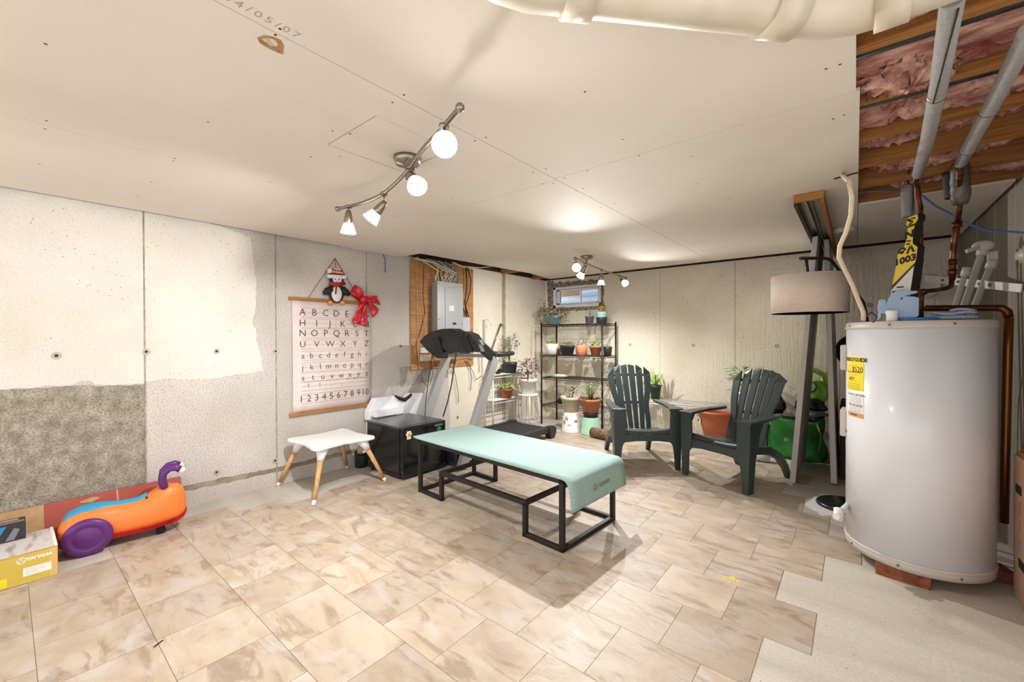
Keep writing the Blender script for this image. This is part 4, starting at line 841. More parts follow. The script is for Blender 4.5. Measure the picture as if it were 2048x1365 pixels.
lf_green = leafmat('leaf_green', (78, 126, 50), (130, 164, 80)); lf_yel = leafmat('leaf_yellow', (196, 200, 90), (226, 214, 130)); lf_dark = leafmat('leaf_dark', (48, 76, 46), (86, 110, 66)); lf_purp = leafmat('leaf_purple', (96, 40, 66), (150, 110, 110)); lf_mix = leafmat('leaf_mixed', (120, 132, 84), (158, 108, 116)); lf_herb = leafmat('leaf_herb', (124, 138, 88), (166, 176, 124)); lf_white = leafmat('leaf_white', (236, 226, 214), (226, 190, 186)); lf_violet = leafmat('petal_violet', (96, 76, 150), (130, 110, 180)); lf_bright = leafmat('leaf_bright', (110, 190, 60), (160, 214, 90)); stemm = mat('stem', srgb(96, 104, 60), .7)
def leaf(m, base, d, L, W, droop=.3, up=Vector((0, 0, 1))):
    d = Vector(d).normalized(); s = d.cross(up)
    if s.length < .05: s = Vector((1, 0, 0))
    s.normalize(); a = Vector(base); dn = Vector((0, 0, -droop*L))
    p1, p2 = a+d*L*.5+dn*.25, a+d*L+dn; k = s.cross(d)*W*.15
    m.add([a, p1+s*W/2, p2, p1-s*W/2, p1-k], [(0, 4, 1), (1, 4, 2), (2, 4, 3), (3, 4, 0)])
def bush(c, rx, rz, n, L, W, mats, parent, rnd, droop=.3, stems=0, name='foliage', low=0):
    c = Vector(c); ms = [MB() for _ in mats]
    for i in range(n):
        a = rnd.uniform(0, 2*math.pi); r_ = rx*math.sqrt(rnd.random()); z = rz*rnd.random()**.8+low
        p = c+Vector((r_*math.cos(a), r_*math.sin(a), z)); d = Vector((math.cos(a)*(.3+r_/max(rx, .01)), math.sin(a)*(.3+r_/max(rx, .01)), rnd.uniform(-.1, 1.0)))
        leaf(ms[rnd.randrange(len(mats))], p, d, L*rnd.uniform(.6, 1.2), W*rnd.uniform(.7, 1.2), droop)
    for m_, mm in zip(ms, mats):
        if m_.f: m_.build(name, mm, parent)
    if stems:
        m_ = MB()
        for i in range(stems):
            a = rnd.uniform(0, 6.28); r_ = rx*rnd.random()*.8; m_.tube([c-Vector((0, 0, .01)), c+Vector((r_*.5*math.cos(a), r_*.5*math.sin(a), rz*.5)), c+Vector((r_*math.cos(a), r_*math.sin(a), rz*.95))], .0022, 4)
        m_.build('stems', stemm, parent)
def blades(c, n, L, W, mats, parent, rnd, spread=.6, arch=.5, name='blades'):
    for mm in mats:
        m = MB()
        for i in range(n):
            a = rnd.uniform(0, 2*math.pi); l = L*rnd.uniform(.6, 1.1); h = Vector((math.cos(a), math.sin(a), 0)); s = Vector((-h.y, h.x, 0)); sp = spread*rnd.uniform(.3, 1)
            vs = []
            for k in range(5):
                t_ = k/4; p = Vector(c)+h*(sp*l*t_)+Vector((0, 0, l*(t_-arch*sp*t_*t_*1.3))); w_ = W*(1-t_)**.7; vs += [p-s*w_/2, p+s*w_/2]
            m.add(vs, [(2*k, 2*k+1, 2*k+3, 2*k+2) for k in range(4)])
        m.build(name, mm, parent)
def potted(name, label, cat, c, rt, rb, h, pm, group=None, rim=.0, soil_dz=.012, sx=1, sy=1, n=24, ribs=0):
    t = thing(name, label, cat, c, group); x, y, z = c; e = max(.004, rt*.06)
    prof = [(rb, 0), (rb+(rt-rb)*.9, h*.82)]
    if rim: prof += [(rt-.001, h*.82), (rt+rim, h*.83), (rt+rim, h)]
    else: prof += [(rt, h)]
    prof += [(rt-e, h), (rt-e*1.6, h-soil_dz)]
    MB().lathe(prof+[(0, h-soil_dz)], c, n, sx=sx, sy=sy).build('pot', pm, t)
    MB().lathe([(rt-e*1.7, h-soil_dz+.001), (0, h-soil_dz+.004)], c, n, sx=sx, sy=sy).build('soil', soil, t)
    return t
rnd = random.Random(77)
# ---- wire shelf
blackwire = mat('black_wire', srgb(34, 32, 31), .45, .4)
SX0, SX1, SY0, SY1 = -3.365, -2.44, 4.74, 5.12
ws = thing('wire_shelf', 'black wire shelving unit holding potted plants under the window', 'shelf', ((SX0+SX1)/2, (SY0+SY1)/2, 0))
for x in (SX0, SX1):
    for y in (SY0, SY1): MB().cyl((x, y, 0), (x, y, 1.40), .0115, n=10).build('post', blackwire, ws)
def wireshelf(parent, m_, x0, x1, y0, y1, z, n, along='y', r=.0025, edge=.004, depth=.022, zig=24):
    sh = MB()
    for y in (y0, y1): sh.tube([(x0, y, z), (x1, y, z)], edge, 5).tube([(x0, y, z-depth), (x1, y, z-depth)], edge, 5)
    for x in (x0, x1): sh.tube([(x, y0, z), (x, y1, z)], edge, 5).tube([(x, y0, z-depth), (x, y1, z-depth)], edge, 5)
    s = sh.build('shelf', m_, parent); wv = MB(); k = zig
    for y in (y0, y1): wv.tube([(x0+(x1-x0)*i/k, y, z-(depth if i % 2 else 0)) for i in range(k+1)], r, 4, sm=False)
    for i in range(1, n):
        if along == 'y': x = x0+(x1-x0)*i/n; wv.tube([(x, y0, z), (x, y1, z)], r, 4)
        else: y = y0+(y1-y0)*i/n; wv.tube([(x0, y, z), (x1, y, z)], r, 4)
    o = wv.build('wire_deck', m_, s); o['kind'] = 'stuff'
    return s
SHZ = (1.372, .955, .645, .27)
for z in SHZ: wireshelf(ws, blackwire, SX0, SX1, SY0, SY1, z, 30)
def on_shelf(x0, x1, z, Y): # pot centre and radius from its measured edges
    a, b_ = P(x0, 650, Y=Y), P(x1, 650, Y=Y); return ((a.x+b_.x)/2, Y, z+.004), abs(b_.x-a.x)/2*.86
grp = 'potted plants on the wire shelf'
c, r = on_shelf(1087, 1127, SHZ[0], 4.90); t = potted('potted_plant', 'trailing pink and green plant in a blue-grey oval planter, top shelf', 'potted plant', c, r, r*.72, .125, slate, grp, .006, sy=.6)
bush(Vector(c)+Vector((0, 0, .11)), .2, .13, 230, .065, .034, [lf_mix, lf_green, lf_yel, lf_purp], t, rnd, .5, 8); bush(Vector(c)+Vector((-.13, -.03, .12)), .05, .24, 26, .07, .034, [lf_mix, lf_purp], t, rnd, .3, 3); bush(Vector(c)+Vector((.17, -.04, -.02)), .06, .18, 50, .05, .028, [lf_mix, lf_yel], t, rnd, .6)
bush(Vector(c)+Vector((-.19, -.04, -.02)), .05, .16, 30, .05, .028, [lf_mix, lf_yel], t, rnd, .6)
c, r = on_shelf(1170, 1188, SHZ[0], 4.88); t = potted('potted_plant', 'pale seedlings in a small grey plastic pot, top shelf', 'potted plant', c, r, r*.8, .10, greyp, grp, .004); bush(Vector(c)+Vector((0, 0, .09)), .055, .09, 60, .03, .018, [lf_yel, lf_white], t, rnd, .2, 5)
c, r = on_shelf(1192, 1215, SHZ[0], 4.90); t = potted('potted_plant', 'yellow plant in a teal pot nested in a black pot, top shelf', 'potted plant', c, r, r*.9, .08, blackp, grp)
MB().lathe([(r*.8, .05), (r*.9, .10), (r*.92, .11), (r, .112), (r, .15), (r*.94, .15), (r*.9, .14), (0, .14)], c, 24).build('inner_pot', teal, t); bush(Vector(c)+Vector((0, 0, .14)), .06, .07, 70, .035, .026, [lf_yel, leafmat('leaf_gold', (226, 196, 96), (240, 224, 150))], t, rnd, .2)
c, r = on_shelf(1091, 1115, SHZ[1], 4.86); t = potted('potted_plant', 'lime succulent in a white ribbed pot, middle shelf', 'potted plant', c, r, r*.72, .15, whitep, grp); bush(Vector(c)+Vector((0, 0, .14)), .07, .05, 60, .045, .03, [lf_bright, lf_yel], t, rnd, .2)
m = MB()
for k in range(20): a = k*math.pi/10; m.tube([(c[0]+r*.72*math.cos(a), c[1]+r*.72*math.sin(a), c[2]+.002), (c[0]+r*math.cos(a), c[1]+r*math.sin(a), c[2]+.145)], .004, 5)
m.build('ribs', whitep, t)['kind'] = 'stuff'
c, r = on_shelf(1110, 1121, SHZ[1], 5.03); potted('flower_pot', 'small terracotta pot half hidden behind the dark oval planter', 'pot', c, r*1.3, r, .09, terra, grp, .004)
c, r = on_shelf(1118, 1151, SHZ[1], 4.86); t = potted('potted_plant', 'low dark plant in a slate oval planter, middle shelf', 'potted plant', c, r, r*.75, .13, darkp, grp, .006, sy=.6); bush(Vector(c)+Vector((0, 0, .12)), .1, .05, 120, .035, .02, [lf_dark, lf_purp, lf_green], t, rnd, .3)
c, r = on_shelf(1151, 1175, SHZ[1], 4.86); t = potted('potted_plant', 'white flowers in a straight pale terracotta pot, middle shelf', 'potted plant', c, r, r*.9, .14, terra2, grp); bush(Vector(c)+Vector((0, 0, .13)), .075, .06, 80, .035, .028, [lf_white, lf_white, lf_green], t, rnd, .2)
c, r = on_shelf(1178, 1205, SHZ[1], 4.86); t = potted('potted_plant', 'bright green succulent in a rimmed terracotta pot, middle shelf', 'potted plant', c, r*.94, r*.66, .13, terra, grp, .008); bush(Vector(c)+Vector((0, 0, .12)), .05, .06, 50, .05, .034, [lf_bright, lf_green], t, rnd, .2)
c, r = on_shelf(1206, 1225, SHZ[1], 4.9); t = potted('potted_plant', 'sparse sprouts in a black pot at the right end, middle shelf', 'potted plant', c, r, r*.8, .12, blackp, grp); bush(Vector(c)+Vector((0, 0, .11)), .04, .05, 26, .025, .012, [lf_herb], t, rnd, .2, 4)
# tray on third shelf
c, r = on_shelf(1096, 1139, SHZ[2], 4.92); t = thing('saucer_tray', 'cream saucer with a white dish on the third wire shelf', 'tray', c)
MB().lathe([(r*.8, 0), (r, .022), (r*.97, .024), (r*.76, .006), (0, .006)], c, 32, sy=.7).build('saucer', creamp, t); MB().lathe([(r*.5, .007), (r*.62, .03), (r*.6, .031), (r*.46, .012), (0, .012)], Vector(c)+Vector((.02, 0, 0)), 28, sy=.7).build('dish', whitep, t)
# trailing bits on the lowest shelf
c = (-3.18, 4.95, SHZ[3]+.004); t = potted('potted_plant', 'small dark trailing plant on the lowest wire shelf', 'potted plant', c, .06, .05, .07, blackp, grp); bush(Vector(c)+Vector((0, 0, .06)), .08, .07, 60, .04, .022, [lf_purp, lf_dark], t, rnd, .4, 4)
# hanging ornament by the window
hc = P(1204, 612, Y=5.16); t = thing('hanging_ornament', 'rust-brown bell-shaped ornament hanging at the window corner', 'ornament', hc)
rust = mat('rust_glass', srgb(160, 84, 34), .35)
MB().lathe([(.0, .062), (.016, .058), (.022, .045), (.02, .03), (.03, .01), (.04, -.02), (.045, -.055), (.04, -.06), (0, -.06)], hc, 20).build('bell', rust, t); MB().tube([hc+Vector((0, 0, .06)), P(1205, 575, Y=5.20)], .003, 5).build('cord', mat('green_cord', srgb(96, 104, 84), .8), t)
# ---- pots in front of the shelf
c = P(1137, 866, Z=0)+Vector((-.02, .1, 0)); t = thing('pot_stand', 'white floral pot turned upside down in front of the wire shelf', 'pot', c); sc_ = .0066
r = .128
MB().lathe([(r, 0), (r, .012), (r*.95, .02), (r*.78, .235), (r*.7, .245), (0, .245)], c, 28).build('pot', whitep, t)
for a, z in ((-1.9, .13), (-1.2, .1), (-.5, .15), (-1.55, .19)):
    m = MB(); b0 = Vector(c)+Vector((math.cos(a)*r*.88, math.sin(a)*r*.88, z))
    for k in range(6): leaf(m, b0, (math.cos(k*1.05)*-math.sin(a), math.cos(k*1.05)*math.cos(a), math.sin(k*1.05)), .03, .014, 0)
    m.build('floral_print', mat('floral_brown', srgb(150, 118, 90), .6), t)
c2_ = Vector(c)+Vector((0, 0, .246)); t = potted('potted_plant', 'purple shoot in a cream glazed bowl pot on the upturned floral pot', 'potted plant', c2_, .135, .085, .20, creamp, None, .003, .03); bush(c2_+Vector((.01, 0, .17)), .04, .16, 26, .07, .03, [lf_purp, lf_dark], t, rnd, .1, 3)
c = P(1175, 872, Z=0)+Vector((-.01, .1, 0)); t = thing('pot_stand', 'sage green plastic pot turned upside down in front of the wire shelf', 'pot', c)
MB().lathe([(.128, 0), (.128, .02), (.12, .024), (.105, .205), (.1, .212), (0, .212)], c, 28).build('pot', greenp, t)
c2_ = Vector(c)+Vector((0, 0, .213)); t = potted('potted_plant', 'grey-green herb in a round terracotta pot on the sage pot', 'potted plant', c2_+Vector((0, 0, .045)), .135, .085, .185, terra, None, .003, .02)
MB().lathe([(.085, 0), (.088, .04), (.1, .042), (.1, .05), (.08, .05)], c2_, 24).build('black_saucer', blackp, t); bush(c2_+Vector((0, 0, .2)), .13, .20, 420, .034, .015, [lf_herb, lf_herb, lf_green], t, rnd, .1, 26)
a, b_ = P(1190, 866, Z=.06), P(1218, 872, Z=.06); bark = mat('log_bark', srgb(146, 112, 84), .95, col2=srgb(96, 74, 60), ns=30, bump=.8, bs=50)
lg = thing('log', 'short cut log lying beside the left garden chair', 'log', (a+b_)/2-Vector((0, 0, .06)))
d = (b_-a).normalized(); a -= d*.04; b_ += d*.12
MB().tube([a, a.lerp(b_, .5)+Vector((0, 0, .004)), b_], [.06, .058, .06], 16).build('bark', bark, lg); MB().cyl(b_, b_+d*.002, .054, n=16).build('cut_end', beech, lg); MB().cyl(a-d*.002, a, .054, n=16).build('cut_end', beech, lg)

# ---- white wire stand by the left wall
whitew = mat('white_wire', srgb(238, 236, 232), .4)
st = thing('plant_stand', 'white two-tier wire plant stand against the left wall', 'plant stand', (-3.5, 4.2, 0))
QX = -3.465; y0 = P(986, 800, X=QX).y; y1 = P(1043, 800, X=QX).y
for x in (-3.60, QX):
    for y in (y0, y1): MB().tube([(x, y, 0), (x, y, .74)], .008, 8).build('post', whitew, st)
for y in (y0, y1): MB().tube([(-3.60, y, .74), (-3.59, y, .79), (-3.515, y, .81), (-3.44, y, .79), (QX, y, .74)], .008, 8).build('top_loop', whitew, st)
sz = (P(1010, 752, X=QX).z, P(1010, 802, X=QX).z, .06)
for z in sz: wireshelf(st, whitew, -3.60, QX, y0, y1, z+.02, 16, r=.003, depth=.035, zig=28)
gx = thing('wire_grid', 'white wire grid panel leaning on the wall behind the treadmill', 'wire grid', (-3.6, 3.95, 0))
ga, gb_ = P(965, 765, X=-3.61), P(1002, 860, X=-3.61); m = MB(); g0 = ga.y-.03; g1 = y1-.05
m.tube([(-3.612, g0, .03), (-3.612, g0, ga.z), (-3.612, g1, ga.z), (-3.612, g1, .03), (-3.612, g0, .03)], .004, 5); m.build('rim', whitew, gx); m = MB()
for i in range(1, 12): m.tube([(-3.612, g0+(g1-g0)*i/12, .03), (-3.612, g0+(g1-g0)*i/12, ga.z)], .0025, 4)
for i in range(1, 10): m.tube([(-3.612, g0, .03+(ga.z-.03)*i/10), (-3.612, g1, .03+(ga.z-.03)*i/10)], .0025, 4)
m.build('grid_wires', whitew, gx)['kind'] = 'stuff'
c = P(1021, 752, X=-3.51); c.z = sz[0]+.024; t = potted('potted_plant', 'tall plant with purple flower spikes in a dark pot on the white stand', 'potted plant', c, .088, .072, .14, darkp, None, .003)
bush(c+Vector((-.02, 0, .13)), .10, .36, 190, .05, .018, [lf_herb, lf_green, lf_yel], t, rnd, .3, 12)
for (x, y) in ((1031, 695), (1033, 688), (1013, 692), (1028, 672)):
    b0 = P(x, y, X=-3.48); bush(b0-Vector((0, 0, .05)), .022, .09, 34, .022, .016, [lf_violet], t, rnd, 0, 0, 'flower_spike')
c = P(1013, 802, X=-3.51); c.z = sz[1]+.024; t = potted('potted_plant', 'yellow leafy plant in a small terracotta pot on the white stand', 'potted plant', c, .085, .065, .125, terra, None, .002); bush(c+Vector((0, 0, .11)), .08, .07, 60, .06, .035, [lf_yel, lf_bright], t, rnd, .4)
c = P(996, 744, X=-3.52); o = MB().box((c.x, c.y+.03, sz[0]+.055), (.05, .11, .035), Matrix.Rotation(.35, 3, 'X')).box((c.x, c.y+.02, sz[0]+.075), (.03, .05, .02), Matrix.Rotation(.35, 3, 'X')).build('black_gadget', black, None, .008); tag(o, 'small black gadget on the top tier of the white stand', 'gadget')
# stool with white pot
sc0 = P(1056, 788, Y=4.36); STZ = sc0.z
so = thing('white_stool', 'round white stool with tube legs beside the white wire stand', 'stool', (sc0.x, sc0.y, 0))
MB().lathe([(0, STZ-.02), (.13, STZ-.02), (.14, STZ-.012), (.14, STZ-.004), (.13, STZ), (0, STZ)], (sc0.x, sc0.y, 0), 28).build('seat', whitep, so)
for k in range(4):
    a = math.pi/4+k*math.pi/2; e = Vector((math.cos(a), math.sin(a), 0)); b0 = Vector((sc0.x, sc0.y, 0))
    MB().tube([b0+e*.09+Vector((0, 0, STZ-.02)), b0+e*.125+Vector((0, 0, STZ-.03)), b0+e*.14+Vector((0, 0, STZ-.07)), b0+e*.15], .009, 8).build('leg', whitew, so)
MB().tube([Vector((sc0.x+.143*math.cos(2*math.pi*i/20), sc0.y+.143*math.sin(2*math.pi*i/20), .12)) for i in range(21)], .005, 6).build('ring', whitew, so)
c = Vector((sc0.x, sc0.y, STZ+.001)); t = potted('potted_plant', 'burgundy spiky plant in a white ceramic pot on the round stool', 'potted plant', c, .118, .085, .20, whitep, None, .004, .03)
bush(c+Vector((0, 0, .17)), .09, .27, 110, .10, .032, [lf_purp, leafmat('leaf_burgundy', (110, 46, 62), (176, 120, 124))], t, rnd, .3, 5)

# ---- low white wire bench along the back wall
BZ = .445
be = thing('wire_bench', 'low white wire rack along the back wall behind the garden chairs', 'rack', (-1.5, 5.0, 0))
wireshelf(be, whitew, -2.28, -.86, 4.80, 5.20, BZ, 60, r=.003, zig=60); wireshelf(be, whitew, -2.28, -.86, 4.80, 5.20, .10, 40, r=.003, zig=60)
for x in (-2.28, -.86):
    for y in (4.80, 5.20): MB().cyl((x, y, 0), (x, y, BZ+.01), .008, n=8).build('post', whitew, be)
c = P(1311, 796, Y=5.0); c.z = BZ+.005; t = potted('potted_plant', 'spider plant in a dark green pot behind the left garden chair', 'potted plant', c, .065, .05, .17, mat('bottle_green_pot', srgb(44, 62, 50), .5), None, .003); blades(c+Vector((0, 0, .16)), 16, .36, .022, [leafmat('spider_leaf', (190, 204, 140), (224, 220, 170)), lf_bright], t, rnd, .9, .75)
c = P(1236, 760, Y=4.98); c.z = BZ+.005; t = potted('potted_plant', 'small leafy plant at the left end of the low wire rack', 'potted plant', c, .06, .05, .11, whitep); bush(c+Vector((0, 0, .10)), .06, .24, 40, .06, .02, [lf_yel, lf_herb], t, rnd, .3, 5)
c = P(1490, 796, Y=5.0); c.z = BZ+.005; t = potted('potted_plant', 'glossy green plant in a white pot behind the right garden chair', 'potted plant', c, .085, .07, .17, whitep, None, .003); bush(c+Vector((0, 0, .16)), .15, .26, 80, .11, .045, [lf_bright, lf_green], t, rnd, .4, 8)
c = P(1285, 790, Y=5.0); c.z = BZ+.005; t = potted('potted_plant', 'plum-leaved plant in a white pot seen through the left chair slats', 'potted plant', c, .06, .05, .10, whitep); bush(c+Vector((0, 0, .1)), .09, .12, 50, .05, .03, [lf_purp, lf_white], t, rnd, .4, 4)
c = P(1437, 866, Y=4.99); c.z = .104; t = thing('terracotta_planter', 'large empty terracotta plastic planter on the low rack behind the right chair', 'planter', c)
tp_ = mat('planter_plastic', srgb(186, 98, 60), .5)
MB().lathe([(.145, 0), (.185, .15), (.205, .255), (.215, .26), (.215, .285), (.205, .287), (.198, .27), (.175, .15), (.13, .015), (0, .015)], c, 36).build('pot', tp_, t)
lp = c+Vector((-.20*.82-.006, -.20*.56-.004, .17)); M = frame((.56, -.82, 0), (0, 0, 1)); MB().box(lp, (.07, .05, .002), M).build('price_sticker', paper, t); MB().box(lp+Vector((-.012, .006, .005)), (.035, .03, .003), M).build('sticker_print', lf_green, t)
o = MB().tube([P(1512, 913, Z=.045), P(1540, 917, Z=.045)], .042, 18).build('paper_roll', mat('grey_roll', srgb(186, 184, 182), .6)); tag(o, 'pale grey roll lying on the floor under the right garden chair', 'roll')
# ================================================================== sliding doors, lamp, bags
grd = mat('grey_door_paint', srgb(190, 184, 176), .55)
dt = thing('door_track', 'wooden double track for sliding doors fixed under the ceiling', 'door track', (-.21, 4.0, ZC))
tx0, tx1 = -.285, -.14
MB().bb((tx0, 2.95, ZC-.045), (tx1, 2.975, ZC-.001)).build('front_board', joistwood, dt, .002)
for x in (tx0, tx1-.02): MB().bb((x, 2.975, ZC-.06), (x+.02, 5.2, ZC-.001)).build('side_board', darkwood if x == tx0 else joistwood, dt, .001)
galv = mat('galvanised', srgb(176, 172, 164), .35, .8)
for x in (-.245, -.185):
    m = MB().bb((x-.02, 2.985, ZC-.012), (x+.02, 5.2, ZC-.009)); 
    for e in (-.02, .018): m.bb((x+e, 2.985, ZC-.04), (x+e+.002, 5.2, ZC-.009))
    m.build('channel', galv, dt)
def hung(xt, xb_, ya, yb__, lb):
    o = MB().add([(xb_-.02, ya, .02), (xb_+.02, ya, .02), (xb_+.02, yb__, .02), (xb_-.02, yb__, .02), (xt-.017, ya, ZC-.045), (xt+.017, ya, ZC-.045), (xt+.017, yb__, ZC-.045), (xt-.017, yb__, ZC-.045)], [(3, 2, 1, 0), (4, 5, 6, 7), (0, 1, 5, 4), (1, 2, 6, 5), (2, 3, 7, 6), (3, 0, 4, 7)]).build('sliding_door', grd, None, .003); tag(o, lb, 'door', 'sliding doors seen edge-on')
hung(-.245, -.39, 4.03, 4.86, 'grey painted sliding door seen edge-on beside the right garden chair'); hung(-.185, -.13, 4.22, 5.05, 'grey painted sliding door seen edge-on next to the water heater')
# ---- smoke detector, little ceiling bits
sd = P(1687, 462, Z=ZC-.02); t = thing('smoke_detector', 'round white smoke detector on the ceiling behind the beige conduit', 'smoke detector', sd)
MB().lathe([(.075, .019), (.075, .0), (.062, -.012), (0, -.016)], sd, 28).build('cover', offwhite, t); MB().lathe([(.03, -.014), (.028, -.02), (0, -.021)], sd, 16).build('vent', mat('vent_grey', srgb(150, 146, 138), .6), t)
# ---- arc floor lamp
lm = thing('floor_lamp', 'arc floor lamp with beige drum shade and black base by the water heater', 'floor lamp', (-.06, 3.76, 0))
MB().lathe([(.165, 0), (.165, .012), (.155, .022), (0, .024)], (-.055, 3.76, 0), 44).build('base', mat('lamp_black', srgb(22, 22, 22), .3), lm)
SD = 2.63; sc1 = P(1617, 588, D=SD); ztop, zbot = P(1617, 552, D=SD).z, P(1617, 627, D=SD).z; sr = .203
linen = mat('linen_shade', srgb(212, 196, 182), .85, col2=srgb(202, 186, 171), ns=60, stretch=(1, 1, 3), bump=.1, bs=220)
MB().lathe([(sr, zbot), (sr, ztop), (sr-.004, ztop), (sr-.004, zbot), (sr, zbot)], (sc1.x, sc1.y, 0), 56).build('shade', linen, lm)
m = MB()
for k in range(3): a = k*2.094+.4; m.tube([(sc1.x, sc1.y, ztop-.02), (sc1.x+(sr-.003)*math.cos(a), sc1.y+(sr-.003)*math.sin(a), ztop-.02)], .003, 5)
m.build('spider', blackmetal, lm)
arm = [P(1600, 517, D=SD), P(1640, 516.5, D=SD+.02), P(1655, 517.5, D=SD+.03), P(1664, 523, D=SD+.04), P(1690, 556, D=SD+.06), P(1727, 606, D=SD+.1), Vector((.10, 3.72, 1.05)), Vector((.02, 3.78, .5)), Vector((-.02, 3.77, .02))]
MB().tube(arm, .010, 10).build('arm', blackmetal, lm); c = P(1612, 518, D=SD); MB().tube([c, Vector((sc1.x, sc1.y, ztop-.02))], .009, 8).build('drop_rod', blackmetal, lm); MB().cyl((sc1.x, sc1.y, ztop-.09), (sc1.x, sc1.y, ztop-.02), .02, n=12).build('socket', blackmetal, lm)
# ---- green bag and what lies on it
bagm = mat('green_bag_fabric', srgb(34, 130, 44), .6, col2=srgb(26, 104, 36), ns=6, bump=.3, bs=14)
gbg = thing('green_bag', 'bright green reusable shopping bag behind the sliding doors', 'bag', (-.36, 5.0, 0))
def bagf(u, v):
    a = 2*math.pi*u; e = .45; c_, s_ = math.cos(a), math.sin(a); k = 1-.10*v+.05*math.sin(9*v+3*a); wob = .02*math.sin(5*a+7*v)
    return (-.455+(math.copysign(abs(c_)**e, c_)*.235+wob*.6)*k, 5.0+(math.copysign(abs(s_)**e, s_)*.12+wob*.6)*k, .01+.40*v+.03*math.sin(2*a+1)*v)
MB().surf(bagf, 48, 14, cu=True).build('bag', bagm, gbg, solid=.003)
q = P(1573, 880, Y=4.86); m = MB()
for k in range(7): leaf(m, q, (math.cos(k*.9), -.05, math.sin(k*.9)), .03, .014, 0)
m.build('white_star_print', wp, gbg); MB().tube([P(1632, 845, Y=4.9), P(1642, 870, Y=4.87), P(1638, 905, Y=4.86)], .006, 5).build('yellow_tie', mat('yellow_tie', srgb(190, 170, 60), .7), gbg)
MB().sph((-.455, 5.0, .30), (.22, .09, .10), 16, 10).build('contents', dark, gbg)
db = thing('dark_sack', 'crumpled black and grey sack piled on the green bag', 'sack', (-.3, 5.0, .4))
sack = mat('black_sack', srgb(30, 30, 32), .35, bump=.4, bs=16); gs = mat('grey_sack', srgb(150, 140, 130), .7, col2=srgb(110, 102, 94), ns=12)
def lump(c, r, seed, m_, name, parent):
    c = Vector(c)
    def f(u, v):
        a = 2*math.pi*u; b0 = math.pi*v; d = Vector((math.sin(b0)*math.cos(a), math.sin(b0)*math.sin(a), math.cos(b0))); k = 1+.28*mn.noise(d*2.2+Vector((seed, 0, 0)))
        return c+Vector((d.x*r[0]*k, d.y*r[1]*k, d.z*r[2]*k))
    return MB().surf(f, 24, 14, cu=True).build(name, m_, parent)
lump((-.34, 4.99, .53), (.13, .10, .08), 2, sack, 'black_part', db); lump((-.33, 4.98, .46), (.12, .10, .05), 5, gs, 'grey_part', db); lump((-.60, 5.02, .50), (.06, .07, .09), 8, sack, 'black_part', db)
q = P(1548, 850, Y=5.05); o = lump((q.x-.085, 5.05, .16), (.075, .09, .155), 11, mat('grey_black_bag', srgb(70, 70, 72), .4, col2=srgb(120, 120, 122), ns=5), 'grey_bag', None); tag(o, 'dark grey plastic bag slumped left of the green shopping bag', 'bag')
wc = P(1634, 780, Y=5.02); can = thing('watering_can', 'lime green watering can lying on top of the sacks', 'watering can', wc)
lime = mat('lime_plastic', srgb(140, 190, 58), .35)
MB().sph(wc+Vector((.0, 0, -.02)), (.10, .09, .115), 20, 14).build('body', lime, can)
pts = [wc+Vector((-.06, -.05, .07)), wc+Vector((-.10, -.07, .15)), wc+Vector((-.02, -.08, .20)), wc+Vector((.06, -.06, .15)), wc+Vector((.09, -.05, .05))]
MB().tube(pts, [.022, .026, .028, .026, .022], 10).build('handle', lime, can); MB().tube([wc+Vector((.03, .02, .0)), wc+Vector((.06, .05, .12)), wc+Vector((.07, .07, .17))], [.04, .022, .02], 10).build('spout', lime, can)
MB().lathe([(.055, 0), (.045, .008), (0, -.02)], wc+Vector((-.045, -.075, .03)), 16, zto((-.5, -1, .3))).build('opening', lf_dark, can)
pan = P(1711, 702, Y=YB-.014); o = MB().lathe([(.0, -.012), (.155, -.008), (.16, .0), (.16, .02), (.15, .02), (.148, .004), (0, .004)], pan, 40, zto((0, -1, 0))).build('black_pan', mat('pan_black', srgb(24, 22, 22), .5)); tag(o, 'round black tray hanging on the back wall beside the water heater', 'tray')
lb_ = MB().bb((-.10, 4.45, .0), (.14, 5.0, .62)).build('storage_box', mat('dim_box', srgb(70, 60, 50), .8), None, .006); tag(lb_, 'dark brown storage box between the doors and the water heater', 'box')
# ================================================================== pipes above the heater
foamg = mat('pipe_foam', srgb(146, 144, 142), .8, bump=.4, bs=90); pvc = mat('aged_pvc', srgb(208, 198, 181), .4, col2=srgb(192, 179, 158), ns=6)
dp = thing('drain_pipe', 'large aged white drain pipe under the ceiling at the top right', 'pipe', (-.2, 1.1, ZC))
PZ = 1.962
path = [(-.60, .30), (-.585, .60), (-.57, .665), (-.54, .72), (-.466, .80), (-.28, 1.0), (-.092, 1.198), (-.05, 1.235), (0, 1.258), (.06, 1.267), (.9, 1.267)]
MB().tube([(x, y, PZ) for x, y in path], .056, 28).build('pipe', pvc, dp)
def hub(a, b_, r_=.064, name='coupling'): MB().tube([(a[0], a[1], PZ), (b_[0], b_[1], PZ)], r_, 28).build(name, pvc, dp)
hub((-.49, .775), (-.445, .823)); hub((-.165, 1.12), (-.112, 1.177), .0635); hub((.03, 1.267), (.09, 1.267), .0635); hub((-.59, .50), (-.588, .56))
def gpipe(pts, lb, marks):
    t = thing('insulated_pipe', lb, 'pipe', pts[0], 'grey foam insulated water pipes'); MB().tube(pts, .0215, 18).build('foam_sleeve', foamg, t)
    for k in marks:
        i = int(k); p = Vector(pts[i]).lerp(Vector(pts[i+1]), k-i); d = (Vector(pts[i+1])-Vector(pts[i])).normalized(); MB().tube([p-d*.012, p+d*.012], .023, 18).build('tape_band', mat('silver_tape', srgb(170, 168, 166), .3, .6), t)
    return t
zg = 1.95
